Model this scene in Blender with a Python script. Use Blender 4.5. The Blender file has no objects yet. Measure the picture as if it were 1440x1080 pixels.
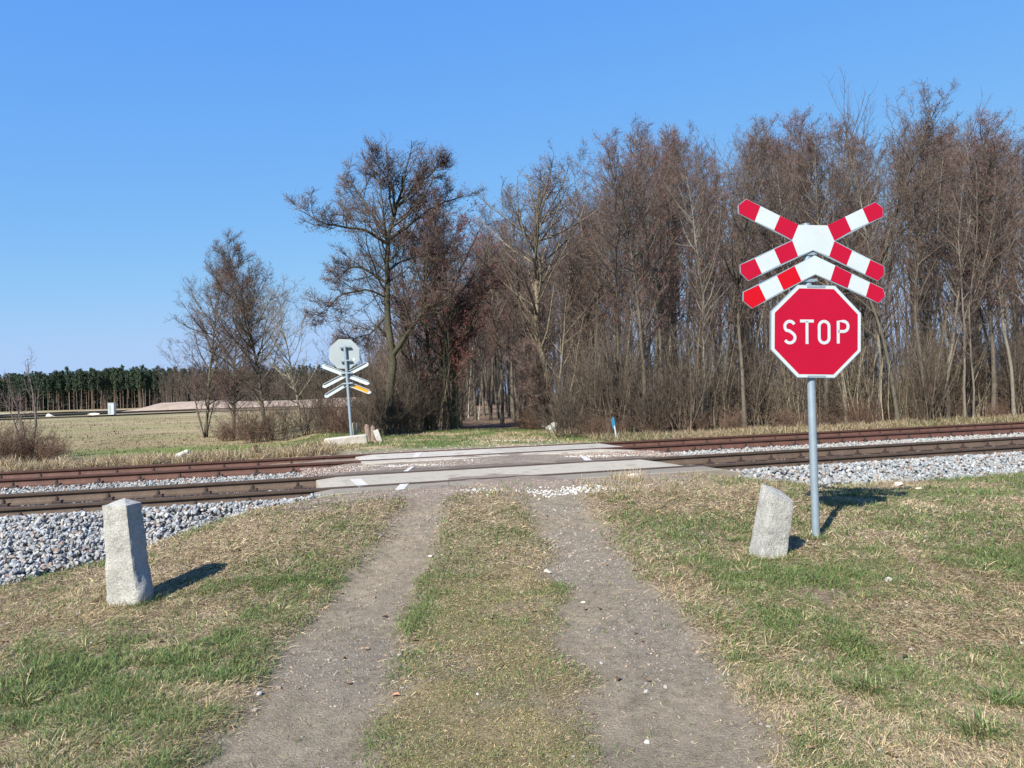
import bpy, math
import numpy as np
from mathutils import Matrix, Vector

# ------------------------------------------------------------------ camera, sky, sun
SC = bpy.context.scene
COL = SC.collection
FP = 1082.0                      # focal length in pixels of the 1440 px frame
ROLL, PITCH, CZ = math.radians(1.6), math.radians(0.74), 1.55
cr, sr, cp, sp = math.cos(ROLL), math.sin(ROLL), math.cos(PITCH), math.sin(PITCH)
RV = Vector((cr, sr*sp, -sr*cp)); UV = Vector((sr, -cr*sp, cr*cp)); FV = Vector((0, cp, sp))
cam = bpy.data.cameras.new('camera'); camo = bpy.data.objects.new('camera', cam); COL.objects.link(camo)
cam.sensor_width = 36; cam.lens = FP/1440*36; cam.clip_end = 6000; cam.clip_start = 0.05
M = Matrix.Identity(4)
for i in range(3):
    M[i][0] = RV[i]; M[i][1] = UV[i]; M[i][2] = -FV[i]
M[2][3] = CZ
camo.matrix_world = M
SC.camera = camo
EL = math.radians(38.5); AZ = (-0.50, -0.866)
W = bpy.data.worlds.new("World"); SC.world = W; W.use_nodes = True
nt = W.node_tree; nt.nodes.clear()
sky = nt.nodes.new('ShaderNodeTexSky'); sky.sky_type = 'NISHITA'; sky.sun_disc = False
sky.sun_elevation = EL; sky.sun_rotation = math.atan2(AZ[0], AZ[1])
sky.air_density = 1.0; sky.dust_density = 0.1; sky.ozone_density = 6.0; sky.altitude = 0
bg = nt.nodes.new('ShaderNodeBackground'); bg.inputs[1].default_value = 0.10
wo = nt.nodes.new('ShaderNodeOutputWorld')
sx = nt.nodes.new('ShaderNodeSeparateColor'); cx = nt.nodes.new('ShaderNodeCombineColor'); nt.links.new(sky.outputs[0], sx.inputs[0])
for i_, (pw_, gn_, mx_) in enumerate(((0.80, 0.68, 2.0), (0.50, 1.31, 2.85), (0.03, 4.04, 9.0))):   # the camera's colour response to the clear sky
    m1 = nt.nodes.new('ShaderNodeMath'); m1.operation = 'POWER'; m1.inputs[1].default_value = pw_
    m2 = nt.nodes.new('ShaderNodeMath'); m2.operation = 'MULTIPLY'; m2.inputs[1].default_value = gn_
    nt.links.new(sx.outputs[i_], m1.inputs[0]); nt.links.new(m1.outputs[0], m2.inputs[0]); m3 = nt.nodes.new('ShaderNodeMath'); m3.operation = 'SMOOTH_MIN'; m3.inputs[1].default_value = mx_; m3.inputs[2].default_value = .6
    nt.links.new(m2.outputs[0], m3.inputs[0]); nt.links.new(m3.outputs[0], cx.inputs[i_])
nt.links.new(cx.outputs[0], bg.inputs[0])
nt.links.new(bg.outputs[0], wo.inputs[0])
sun = bpy.data.lights.new('sun', 'SUN'); sun.energy = 4.6; sun.angle = math.radians(0.53); sun.color = (1.0, 0.94, 0.83)
suno = bpy.data.objects.new('sun', sun); COL.objects.link(suno)
suno.rotation_euler = Vector((AZ[0]*math.cos(EL), AZ[1]*math.cos(EL), math.sin(EL))).to_track_quat('Z', 'Y').to_euler()
SC.view_settings.view_transform = 'Standard'; SC.view_settings.look = 'None'
SC.view_settings.exposure = 1.12; SC.view_settings.gamma = 1.0
SC.render.engine = 'CYCLES'
SC.cycles.max_bounces = 5; SC.cycles.diffuse_bounces = 3; SC.cycles.glossy_bounces = 2
SC.cycles.transparent_max_bounces = 4; SC.cycles.caustics_reflective = False; SC.cycles.caustics_refractive = False

# ------------------------------------------------------------------ helpers
def smooth(a, b, v):
    t = np.clip((v-a)/(b-a), 0, 1); return t*t*(3-2*t)
def _h(ix, iy, seed):
    n = (ix.astype(np.int64)*374761393 + iy.astype(np.int64)*668265263 + seed*974634777) & 0xffffffff
    n = ((n ^ (n >> 13))*1274126177) & 0xffffffff
    return ((n ^ (n >> 16)) & 0xffff)/65535.0
def vn(x, y, s, seed=0):
    x = np.asarray(x, float)/s; y = np.asarray(y, float)/s
    ix = np.floor(x); iy = np.floor(y); fx = x-ix; fy = y-iy
    fx = fx*fx*(3-2*fx); fy = fy*fy*(3-2*fy)
    a = _h(ix, iy, seed); b = _h(ix+1, iy, seed); c = _h(ix, iy+1, seed); d = _h(ix+1, iy+1, seed)
    return (a*(1-fx)+b*fx)*(1-fy)+(c*(1-fx)+d*fx)*fy
def fbm(x, y, s, seed=0, o=4):
    v = 0; a = .5; t = 0
    for k in range(o):
        v = v+a*vn(x, y, s, seed+k*7); t += a; a *= .5; s *= .5
    return v/t
def gauss(x, y, cx, cy, rx, ry=None):
    ry = ry or rx
    return np.exp(-((x-cx)/rx)**2-((y-cy)/ry)**2)

def ray(px, py):
    xc = (px-720)/FP; yc = (540-py)/FP
    return FV+RV*xc+UV*yc
def at(px, py, z=0.0):           # point of the plane z seen at a pixel
    d = ray(px, py); k = (z-CZ)/d.z
    return Vector((d.x*k, d.y*k, z))
def atd(px, py, y):              # point at depth y seen at a pixel
    d = ray(px, py); k = y/d.y
    return Vector((d.x*k, y, CZ+d.z*k))
def hor(px): return 554-0.0279*(px-720)

U = np.array((0.955, 0.2966)); N = np.array((-0.2966, 0.955))   # along / across the tracks
def ts(x, y): return -0.2966*x+0.955*y, 0.955*x+0.2966*y
def xy(s, t): return s*U[0]+t*N[0], s*U[1]+t*N[1]
RT = (9.84, 11.34, 13.84, 15.34); ZR = 0.45

def rutw(x, y):
    lc = np.interp(y, [0, 3.2, 5.7, 8.5, 20], [-.93, -1.03, -1.18, -.97, -.9])
    rc = np.interp(y, [0, 3.2, 5.7, 8.5, 20], [.70, .67, .70, .50, .4])
    lw = np.interp(y, [0, 3.2, 5.7, 8.5], [.36, .36, .32, .20]); rw = np.interp(y, [0, 3.2, 5.7, 8.5], [.40, .40, .33, .27])
    n = (fbm(x, y, .6, 3, 5)-.5)*.62
    a = np.abs(x-lc)-lw+n*.6; b = np.abs(x-rc)-rw+n*.6
    d = np.minimum(a, b)
    return 1-smooth(-.10, .18, d)
def toe(s): return np.interp(s, [-2.6, -1.9, -1.3, -.5, .3, 3, 3.1, 30], [7.5, 8.1, 8.5, 8.85, 9.1, 9.2, 8.75, 8.75])
def G(x, y):
    x = np.asarray(x, float); y = np.asarray(y, float)
    t, s = ts(x, y)
    right = smooth(-.6, 2.2, x)
    z = .17*smooth(2.6, 6, t)*right*(1-.5*smooth(7, 16, s))
    z = z-.03*(1-right)*smooth(5, 7.5, t)
    rb = np.exp(-((s-3.2)/3.5)**6); rd = np.exp(-((s-2.7)/3.9)**6)*(1-smooth(9.3, 9.5, t))+rb*smooth(9.3, 9.5, t)
    z = z*(1-rd*smooth(6.2, 9.2, t))+rd*.43*smooth(6.0, 9.3, t)
    # beyond the tracks
    zb = .36+.08*rd*smooth(15, 17, t)
    far = smooth(16.5, 21.5, t)*(1-smooth(.2, 1.6, s))
    zb = zb-far*.22
    zb = zb*(1-smooth(60, 160, y))
    b = smooth(13.0, 16.2, t)
    # under the ballast
    bal = smooth(-.1, .5, t-toe(s))*(1-rd)
    z = z*(1-b)+zb*b
    zb2 = z*(1-bal)+np.minimum(z, .02)*bal
    z = np.where(t < 14.5, zb2, z)
    near = 1-smooth(18, 40, y)
    z = z+near*((fbm(x, y, 1.3, 11)-.5)*.07+(fbm(x, y, .28, 5, 3)-.5)*.030)*(1-.8*rutw(x, y)*(t < 9))
    z = z-.035*rutw(x, y)*smooth(9.3, 8.0, t)
    z = z+.05*gauss(x, y, 3.3, 4.6, .5, .4)+.04*gauss(x, y, 4.0, 5.8, .7, .4)
    z = z+smooth(60, 300, y)*(1-smooth(600, 1200, y))*0
    return z
def g1(x, y): return float(G(np.array([x]), np.array([y]))[0])
def ong(px, py):                 # ground point seen at a pixel
    z = 0.2
    for _ in range(25):
        p = at(px, py, z); z = .5*z+.5*g1(p.x, p.y)
    return Vector((p.x, p.y, z))

def mesh(name, V, tris=None, quads=None, mat=None, parent=None, col=None, flat=True, ngons=None):
    me = bpy.data.meshes.new(name)
    V = np.asarray(V, np.float32)
    me.vertices.add(len(V)); me.vertices.foreach_set('co', V.ravel())
    loops = []; starts = []; tot = 0; npoly = 0
    for arr in (tris, quads):
        if arr is None or len(arr) == 0: continue
        arr = np.asarray(arr, np.int32); k = arr.shape[1]
        loops.append(arr.ravel()); starts.append(tot+np.arange(len(arr))*k); tot += arr.size; npoly += len(arr)
    for f in (ngons or []):
        loops.append(np.array(f, np.int32)); starts.append(np.array([tot])); tot += len(f); npoly += 1
    L = np.concatenate(loops).astype(np.int32); S = np.concatenate(starts).astype(np.int32)
    me.loops.add(len(L)); me.loops.foreach_set('vertex_index', L)
    me.polygons.add(npoly); me.polygons.foreach_set('loop_start', S)
    me.polygons.foreach_set('use_smooth', np.full(npoly, not flat))
    me.update(calc_edges=True)
    if col is not None:
        a = me.color_attributes.new('col', 'FLOAT_COLOR', 'POINT')
        c = np.ones((len(V), 4), np.float32); c[:, :3] = col; a.data.foreach_set('color', c.ravel())
    if mat: me.materials.append(mat)
    o = bpy.data.objects.new(name, me); COL.objects.link(o)
    if parent: o.parent = parent
    return o
def tag(o, label=None, cat=None, group=None, kind=None):
    if label: o['label'] = label
    if cat: o['category'] = cat
    if group: o['group'] = group
    if kind: o['kind'] = kind
    return o
def empty(name, loc, label, cat, group=None, rz=0):
    o = bpy.data.objects.new(name, None); o.empty_display_size = .1; COL.objects.link(o)
    o.location = loc; o.rotation_euler = (0, 0, rz)
    return tag(o, label, cat, group)
def dup(root, loc, rz=0, sc=1.0, label=None, group=None, rot=None):
    r = root.copy(); COL.objects.link(r); r.location = loc
    r.rotation_euler = rot or (0, 0, rz); r.scale = (sc, sc, sc) if not isinstance(sc, tuple) else sc
    if label: r['label'] = label
    if group: r['group'] = group
    for ch in list(root.children):
        c = ch.copy(); COL.objects.link(c); c.parent = r
        for gch in ch.children:
            d = gch.copy(); COL.objects.link(d); d.parent = c
    return r

class MB:                        # collects polygons for one mesh
    def __init__(s): s.v = []; s.f = []; s.c = []
    def add(s, vs, fs, c=None):
        b = len(s.v); s.v += [tuple(v) for v in vs]; s.f += [[b+i for i in f] for f in fs]
        s.c += [c or (1, 1, 1)]*len(vs)
    def box(s, c, d, rot=None, col=None, bev=0):
        x, y, z = d[0]/2, d[1]/2, d[2]/2
        if bev:
            b = min(bev, x*.9, y*.9, z*.9); vs = []; fs = []
            for sx in (-1, 1):
                for sy in (-1, 1):
                    for sz in (-1, 1):
                        vs += [(sx*(x-b), sy*(y-b), sz*z), (sx*(x-b), sy*y, sz*(z-b)), (sx*x, sy*(y-b), sz*(z-b))]
            def I(sx, sy, sz, k): return ((sx > 0)*4+(sy > 0)*2+(sz > 0))*3+k
            for q in (-1, 1):
                fs.append([I(-1, -1, q, 0), I(1, -1, q, 0), I(1, 1, q, 0), I(-1, 1, q, 0)][::q])
                fs.append([I(-1, q, -1, 1), I(1, q, -1, 1), I(1, q, 1, 1), I(-1, q, 1, 1)][::-q if q > 0 else 1])
                fs.append([I(q, -1, -1, 2), I(q, 1, -1, 2), I(q, 1, 1, 2), I(q, -1, 1, 2)][::q])
                for p in (-1, 1):
                    fs.append([I(-1, q, p, 0), I(1, q, p, 0), I(1, q, p, 1), I(-1, q, p, 1)])
                    fs.append([I(q, -1, p, 0), I(q, 1, p, 0), I(q, 1, p, 2), I(q, -1, p, 2)])
                    fs.append([I(q, p, -1, 1), I(q, p, 1, 1), I(q, p, 1, 2), I(q, p, -1, 2)])
                    for r in (-1, 1): fs.append([I(q, p, r, 0), I(q, p, r, 1), I(q, p, r, 2)])
        else:
            vs = [(sx*x, sy*y, sz*z) for sx in (-1, 1) for sy in (-1, 1) for sz in (-1, 1)]
            fs = [(0, 1, 3, 2), (4, 6, 7, 5), (0, 4, 5, 1), (2, 3, 7, 6), (0, 2, 6, 4), (1, 5, 7, 3)]
        vs = [Vector(v) for v in vs]
        if rot is not None: vs = [rot @ v for v in vs]
        s.add([v+Vector(c) for v in vs], fs, col)
    def tube(s, a, b, r0, r1=None, n=14, col=None, cap=True):
        r1 = r0 if r1 is None else r1
        a = Vector(a); b = Vector(b); d = (b-a).normalized()
        u = d.orthogonal().normalized(); w = d.cross(u)
        vs = [a+(u*math.cos(k*2*math.pi/n)+w*math.sin(k*2*math.pi/n))*r0 for k in range(n)]
        vs += [b+(u*math.cos(k*2*math.pi/n)+w*math.sin(k*2*math.pi/n))*r1 for k in range(n)]
        fs = [(k, (k+1) % n, n+(k+1) % n, n+k) for k in range(n)]
        if cap: fs += [list(range(n))[::-1], [n+k for k in range(n)]]
        s.add(vs, fs, col)
    def prism(s, poly, y0, y1, col=None, x0=0, z0=0):   # outline in x-z pushed along y
        n = len(poly)
        vs = [(x0+p[0], y0, z0+p[1]) for p in poly]+[(x0+p[0], y1, z0+p[1]) for p in poly]
        fs = [list(range(n)), [n+k for k in range(n)][::-1]]+[(k, n+k, n+(k+1) % n, (k+1) % n) for k in range(n)]
        s.add(vs, fs, col)
    def build(s, name, mat, parent=None, smooth=False):
        import bmesh
        o = mesh(name, s.v, ngons=s.f, mat=mat, parent=parent, col=np.array(s.c, np.float32))
        bm = bmesh.new(); bm.from_mesh(o.data); bmesh.ops.recalc_face_normals(bm, faces=bm.faces)
        bm.to_mesh(o.data); bm.free()
        if smooth:
            o.data.polygons.foreach_set('use_smooth', np.ones(len(o.data.polygons), bool))
            o.data.set_sharp_from_angle(angle=math.radians(40))
        return o

# ------------------------------------------------------------------ materials
def material(name, base=None, rough=.85, spec=.3, n1=(30, .25), n2=None, bump=(60, .3, .004), metal=0, tint=None, trans=0, stain=None, coord='Object'):
    m = bpy.data.materials.new(name); m.use_nodes = True
    T = m.node_tree; B = T.nodes['Principled BSDF']
    B.inputs['Roughness'].default_value = rough; B.inputs['Metallic'].default_value = metal
    B.inputs['Specular IOR Level'].default_value = spec
    tc = T.nodes.new('ShaderNodeTexCoord')
    if base is None:
        src = T.nodes.new('ShaderNodeVertexColor'); src.layer_name = 'col'; c = src.outputs[0]
    else:
        src = T.nodes.new('ShaderNodeRGB'); src.outputs[0].default_value = (*base, 1); c = src.outputs[0]
    def noise(sc, det=4, rough_=.6):
        n = T.nodes.new('ShaderNodeTexNoise'); n.inputs['Scale'].default_value = sc
        n.inputs['Detail'].default_value = det; n.inputs['Roughness'].default_value = rough_
        T.links.new(tc.outputs[coord], n.inputs['Vector']); return n.outputs['Fac']
    for nn in (n1, n2):
        if not nn: continue
        f = noise(nn[0])
        mr = T.nodes.new('ShaderNodeMapRange'); mr.inputs['From Min'].default_value = .25; mr.inputs['From Max'].default_value = .75
        mr.inputs['To Min'].default_value = 1-nn[1]; mr.inputs['To Max'].default_value = 1+nn[1]
        T.links.new(f, mr.inputs[0])
        mx = T.nodes.new('ShaderNodeVectorMath'); mx.operation = 'SCALE'
        T.links.new(c, mx.inputs[0]); T.links.new(mr.outputs[0], mx.inputs['Scale']); c = mx.outputs[0]
    if stain:                    # (scale, lo, hi, colour)
        f = noise(stain[0], 6, .65)
        mr = T.nodes.new('ShaderNodeMapRange'); mr.inputs['From Min'].default_value = stain[1]; mr.inputs['From Max'].default_value = stain[2]
        T.links.new(f, mr.inputs[0])
        mx = T.nodes.new('ShaderNodeMix'); mx.data_type = 'RGBA'; T.links.new(mr.outputs[0], mx.inputs[0])
        T.links.new(c, mx.inputs[6]); mx.inputs[7].default_value = (*stain[3], 1); c = mx.outputs[2]
    T.links.new(c, B.inputs['Base Color'])
    if bump:
        b = T.nodes.new('ShaderNodeBump'); b.inputs['Strength'].default_value = bump[1]; b.inputs['Distance'].default_value = bump[2]
        T.links.new(noise(bump[0], 5, .7), b.inputs['Height']); T.links.new(b.outputs[0], B.inputs['Normal'])
    if trans:
        tr = T.nodes.new('ShaderNodeBsdfTranslucent'); T.links.new(c, tr.inputs[0])
        ms = T.nodes.new('ShaderNodeMixShader'); ms.inputs[0].default_value = trans
        out = T.nodes['Material Output']
        T.links.new(B.outputs[0], ms.inputs[1]); T.links.new(tr.outputs[0], ms.inputs[2]); T.links.new(ms.outputs[0], out.inputs[0])
    return m
m_ground = material('ground_soil', rough=.95, spec=.1, n1=(16, .28), n2=(150, .45), bump=(70, .9, .02))
m_grass = material('grass_blades', rough=.6, spec=.25, n1=(3, .12), bump=None, trans=.25)
m_stone = material('ballast_stone', rough=.8, spec=.3, n1=(25, .25), bump=(120, .4, .004))
m_granite = material('granite', (.31, .305, .28), rough=.85, n1=(6, .32), n2=(120, .50), bump=(38, 1.0, .014), stain=(90, .56, .64, (.16, .16, .16)))
m_rust = material('rusty_steel', rough=.7, spec=.35, n1=(6, .25), n2=(60, .3), bump=(90, .4, .002))
m_conc = material('concrete', rough=.9, spec=.2, n1=(2.5, .16), n2=(45, .25), bump=(60, .5, .006), stain=(2.6, .50, .74, (.19, .165, .135)))
m_bark = material('bark', rough=.9, spec=.15, n1=(3, .25), n2=(25, .35), bump=(35, .8, .015))
m_twig = material('twigs', rough=.85, spec=.2, n1=(2, .25), bump=None)
m_galv = material('galvanised_steel', (.24, .30, .35), rough=.45, spec=.5, metal=.35, n1=(14, .10), n2=(3, .10), bump=(150, .12, .001))
m_back = material('sign_backing', (.25, .29, .31), rough=.55, spec=.4, metal=.15, n1=(4, .08), bump=None)
m_red = material('red_reflective', (.305, .004, .024), rough=.5, spec=.12, n1=(4, .05), bump=(300, .05, .0005))
m_red2 = material('bright_red_reflective', (.37, .003, .010), rough=.5, spec=.12, n1=(4, .05), bump=(300, .05, .0005))
m_white = material('white_reflective', (.38, .43, .45), rough=.4, spec=.4, n1=(5, .05), bump=None, stain=(9, .55, .75, (.36,.39,.40)))
m_paint = material('worn_paint', (.47,.455,.43), rough=.85, n1=(14, .2), n2=(70, .3), bump=None, stain=(18, .56, .62, (.30, .265, .235)))
m_orange = material('orange_sticker', (.62, .25, .02), rough=.5, n1=(9, .08), bump=None)
m_wood = material('grey_wood', (.20, .15, .12), rough=.9, n1=(12, .3), bump=(40, .6, .01))
m_blue = material('blue_plastic', (.015, .15, .28), rough=.5, n1=(6, .1), bump=None)
m_whitep = material('white_plastic', (.37,.41,.43), rough=.5, n1=(6, .08), bump=None)
m_needle = material('pine_needles', rough=.8, spec=.15, n1=(.5, .3), bump=None)
m_sand = material('sand', (.36, .27, .20), rough=.95, n1=(.15, .25), n2=(1.5, .2), bump=None)
# ------------------------------------------------------------------ ground
def lin(a): a = np.array(a)/255.0; return np.where(a < .04, a/12.9, ((a+.055)/1.055)**2.4)
GREEN = np.array((.112, .148, .050)); STRAW = np.array((.48, .385, .24)); DIRT = np.array((.238, .199, .146))
MOSS = np.array((.205, .165, .075)); DARK = np.array((.16, .122, .088)); LITTER = np.array((.18, .125, .085))
def cover(x, y):
    """greenness (0..1) and grass cover (0..1)"""
    t, s = ts(x, y)
    g = fbm(x, y, 1.1, 21, 4)*.65+fbm(x, y, .32, 31, 3)*.35
    g = g+.10*gauss(x, y, -2.4, 4.3, 1.0, .9)+.12*gauss(x, y, -1.9, 6.0, .35, 1.2)-.16*gauss(x, y, -4.6, 6.2, 1.6, .8)
    g = g-.15*gauss(x, y, -2.3, 8.3, 1.2, 1.0)+.13*gauss(x, y, 3.9, 6.3, 1.1, .7)-.16*gauss(x, y, 2.7, 4.7, .75, .45)
    g = g-.12*gauss(x, y, 5.8, 8.2, 2.5, .8)-.12*gauss(x, y, 2.0, 8.4, 1.3, .7)+.10*gauss(x, y, 1.55, 6.4, .3, 1.2)
    g = g+.08*gauss(x, y, 1.9, 4.1, .5, .6)-.10*gauss(x, y, -.1, 7.6, .6, 1.1)-.07*gauss(x, y, 2.9, 3.3, .9, .5)+.06*gauss(x, y, 4, 4, .6, .6)
    green = smooth(.34, .68, g+.03*smooth(1.5, -1.5, x))*.85
    c = 1-rutw(x, y)
    mid = (1-smooth(.30, .62, np.abs(x+.17)))
    road = (1-smooth(1.5, 2.0, np.abs(x+.1)))
    c = c*(1-.35*mid*smooth(7.5, 4.5, y))
    c = c*(1-.88*smooth(8.3, 9.0, t+(fbm(x, y, .5, 66)-.5)*.9)*(1-smooth(5.8, 7.0, s))*smooth(-.5, .5, s))
    bare = gauss(x, y, 2.15, 5.35, .42, .14)+.8*gauss(x, y, -2.6, 5.35, .3, .15)+.6*gauss(x, y, 3.9, 5.5, .25, .12)
    c = c*(1-np.clip(bare, 0, 1)*.9)
    c = c*smooth(.18, .42, fbm(x, y, .22, 51, 3)+.12)
    return green, np.clip(c, 0, 1), mid
xs = np.concatenate([-np.geomspace(3000, 9, 46), np.arange(-8.6, -6, .12), np.arange(-6, 7, .035), np.arange(7, 13, .10), np.geomspace(13.3, 3000, 46)])
ys = np.concatenate([-np.geomspace(400, 2, 12), np.arange(-1.5, 1.4, .25), np.arange(1.5, 9.6, .032), np.arange(9.65, 18, .09), np.arange(18.1, 45, .4), np.geomspace(46, 4500, 60)])
X, Y = np.meshgrid(xs, ys); x = X.ravel(); y = Y.ravel()
z = G(x, y); t, s = ts(x, y)
gr, cv, mid = cover(x, y)
rw = rutw(x, y)
n = fbm(x, y, .15, 61, 3)[:, None]; nb = fbm(x, y, 6, 71, 4)
grassc = STRAW*.62*(1-gr[:, None])+GREEN*.85*gr[:, None]
c = DARK*1.25*(1-.5*cv[:, None])+grassc*.5*cv[:, None]
mossy = (mid*smooth(8.5, 6, y)*smooth(.38, .55, fbm(x, y, .5, 81)))[:, None]
c = c*(1-.5*mossy)+MOSS*.5*mossy
ad = (rw*smooth(9.3, 8.8, t))[:, None]
dirt = DIRT*(.78+.44*n)*(1-.12*nb[:, None])
gravelly = (smooth(.52, .66, fbm(x, y, .9, 91)+.25*gauss(x, y, -1.25, 6.9, .5, .7)+.3*gauss(x, y, .45, 7.7, .35, 1.0)))[:, None]
dirt = dirt*(1-.35*gravelly)+np.array((.165, .148, .125))*.35*gravelly
c = c*(1-ad)+dirt*ad
cz = (smooth(8.35, 8.9, t+(fbm(x, y, .5, 66)-.5)*.9)*(1-smooth(5.6, 6.6, s))*smooth(-.3, .5, s)*(t < 17))[:, None]
c = c*(1-cz)+np.array((.225, .185, .15))*(.75+.5*n)*cz
far = smooth(15.8, 17.0, t)[:, None]
gp = fbm(x, y, 3.0, 101)[:, None]
gf = fbm(x, y*2.2, 9.0, 111)
fieldgreen = smooth(.50, .62, gf)*.35+1.4*gauss(x, y, -10.3, 23.2, 3.8, 1.7)
fieldgreen = np.clip(fieldgreen*smooth(400, 60, y), 0, 1)[:, None]
fc = np.array((.255, .205, .118))*(.62+.75*gp)*(.8+.4*fbm(x, y*3, 1.2, 103)[:, None])*(1-fieldgreen)+np.array((.13, .165, .05))*fieldgreen
lawn = (smooth(1.0, 2.0, s)*(1-smooth(8, 10.5, s))*(1-smooth(24, 27, y)))[:, None]
lawnc = (GREEN*1.1*smooth(.35, .55, fbm(x, y, 1.0, 121))[:, None]+np.array((.34, .28, .17))*(1-smooth(.35, .55, fbm(x, y, 1.0, 121)))[:, None])
woods = (smooth(17.6, 19.3, t)*smooth(1.2, 3.0, s)*(1-lawn[:, 0])+smooth(24, 27, y)*smooth(-6, -3.5, x)*(1-smooth(100, 160, y)))
woods = np.clip(woods, 0, 1)[:, None]
fc = fc*(1-lawn)+lawnc*lawn
fc = fc*(1-woods)+LITTER*(.7+.6*gp)*woods
c = c*(1-far)+fc*far
nx, ny = len(xs), len(ys)
i = (np.arange(ny-1)[:, None]*nx+np.arange(nx-1)[None, :]).ravel()
q = np.stack([i, i+1, i+nx+1, i+nx], 1)
gnd = mesh('ground', np.stack([x, y, z], 1), quads=q, mat=m_ground, col=c, flat=False)
tag(gnd, kind='structure')

# ------------------------------------------------------------------ ballast bed and stones
rng = np.random.default_rng(7)
def bedz(t, s):
    """height of the stone surface, without stones"""
    left = 1-smooth(0, 6, s)
    lo = np.where(s < 3, -.06, .06)
    e = toe(s)-.1
    z = lo+(.345-lo)*np.clip((t-e)/(9.42-e), 0, 1)-.075*np.clip((t-9.5)/.5, 0, 1)
    return z-.5*np.clip(t-15.75, 0, 2)*.5
def strip(name, s0, s1, prof, mat, col, ds=.25):
    ss = np.arange(s0, s1+ds, ds); tt = np.array(prof)
    S, T = np.meshgrid(ss, tt); S = S.ravel(); T = T.ravel()
    Z = bedz(T, S)-.03+(fbm(S, T, .5, 9)-.5)*.03
    Xp = S*U[0]+T*N[0]; Yp = S*U[1]+T*N[1]
    k = len(ss); i = (np.arange(len(tt)-1)[:, None]*k+np.arange(k-1)[None, :]).ravel()
    o = mesh(name, np.stack([Xp, Yp, Z], 1), quads=np.stack([i, i+1, i+k+1, i+k], 1), mat=mat, col=np.array(col), flat=False)
    return tag(o, kind='structure')
PR = [7.5, 7.8, 8.1, 8.5, 8.9, 9.3, 9.8, 10.5, 11.4, 12.5, 13.8, 15.3, 15.7, 16.0, 16.4]
strip('ballast_bed', -60, .35, PR, m_ground, (.22, .215, .21))
strip('ballast_bed', 6.25, 90, [8.85]+PR[5:], m_ground, (.22, .215, .21))
strip('ballast_bed', .35, 6.25, [9.9, 10.5, 11.5, 12.5, 13.5, 15.3, 15.8, 16.1], m_ground, (.2, .17, .15))

def ico(sub):
    p = (1+5**.5)/2
    v = [(-1, p, 0), (1, p, 0), (-1, -p, 0), (1, -p, 0), (0, -1, p), (0, 1, p), (0, -1, -p), (0, 1, -p), (p, 0, -1), (p, 0, 1), (-p, 0, -1), (-p, 0, 1)]
    f = [(0, 11, 5), (0, 5, 1), (0, 1, 7), (0, 7, 10), (0, 10, 11), (1, 5, 9), (5, 11, 4), (11, 10, 2), (10, 7, 6), (7, 1, 8), (3, 9, 4), (3, 4, 2), (3, 2, 6), (3, 6, 8), (3, 8, 9), (4, 9, 5), (2, 4, 11), (6, 2, 10), (8, 6, 7), (9, 8, 1)]
    v = [np.array(a, float)/np.linalg.norm(a) for a in v]
    for _ in range(sub):
        mid_ = {}; nf = []
        def mp(a, b):
            k = (min(a, b), max(a, b))
            if k not in mid_:
                w = v[a]+v[b]; v.append(w/np.linalg.norm(w)); mid_[k] = len(v)-1
            return mid_[k]
        for a, b, c_ in f:
            ab, bc, ca = mp(a, b), mp(b, c_), mp(c_, a)
            nf += [(a, ab, ca), (b, bc, ab), (c_, ca, bc), (ab, bc, ca)]
        f = nf
    return np.array(v), np.array(f)
def rocks(sub, n, r):
    V, F = ico(sub); out = []
    for _ in range(n):
        w = V*r.uniform(.62, 1.25, 3)
        for _ in range(8):
            d = r.normal(size=3); d /= np.linalg.norm(d); h = r.uniform(.34, .62)
            k = w@d; w = w-np.outer(np.clip(k-h, 0, None), d)
        out.append(w)
    return out, F
def rotm(r, n):
    q = r.normal(size=(n, 4)); q /= np.linalg.norm(q, axis=1)[:, None]; a, b, c_, d = q.T
    return np.stack([1-2*(c_*c_+d*d), 2*(b*c_-a*d), 2*(b*d+a*c_), 2*(b*c_+a*d), 1-2*(b*b+d*d), 2*(c_*d-a*b), 2*(b*d-a*c_), 2*(c_*d+a*b), 1-2*(b*b+c_*c_)], 1).reshape(n, 3, 3)
def stones(name, P, rad, colr, sub=1, label=None, seed=1, flat_=1.0):
    r = np.random.default_rng(seed); pr, F = rocks(sub, 20, r)
    which = r.integers(0, 20, len(P)); VV = []; FF = []; CC = []; b = 0
    for k in range(20):
        m = which == k
        if not m.any(): continue
        R = rotm(r, m.sum()); v = np.einsum('nij,vj->nvi', R, pr[k])*rad[m][:, None, None]
        v[:, :, 2] *= flat_
        v += P[m][:, None, :]
        nn, nv = v.shape[:2]
        VV.append(v.reshape(-1, 3)); FF.append((F[None]+(b+np.arange(nn)*nv)[:, None, None]).reshape(-1, 3)); CC.append(np.repeat(colr[m], nv, 0)); b += nn*nv
    o = mesh(name, np.concatenate(VV), tris=np.concatenate(FF), mat=m_stone, col=np.concatenate(CC))
    return tag(o, label, 'stones', kind='stuff')
def scol(r, n, base=(.275, .28, .28), brown=.10):
    v = r.uniform(.68, 1.22, n)[:, None]*np.array(base)
    v *= 1+(r.random((n, 1))-.5)*np.array((.16, 0, -.16))
    k = r.random(n) < brown; v[k] = np.array((.27, .20, .165))*r.uniform(.6, 1.3, (k.sum(), 1))
    return v
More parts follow.
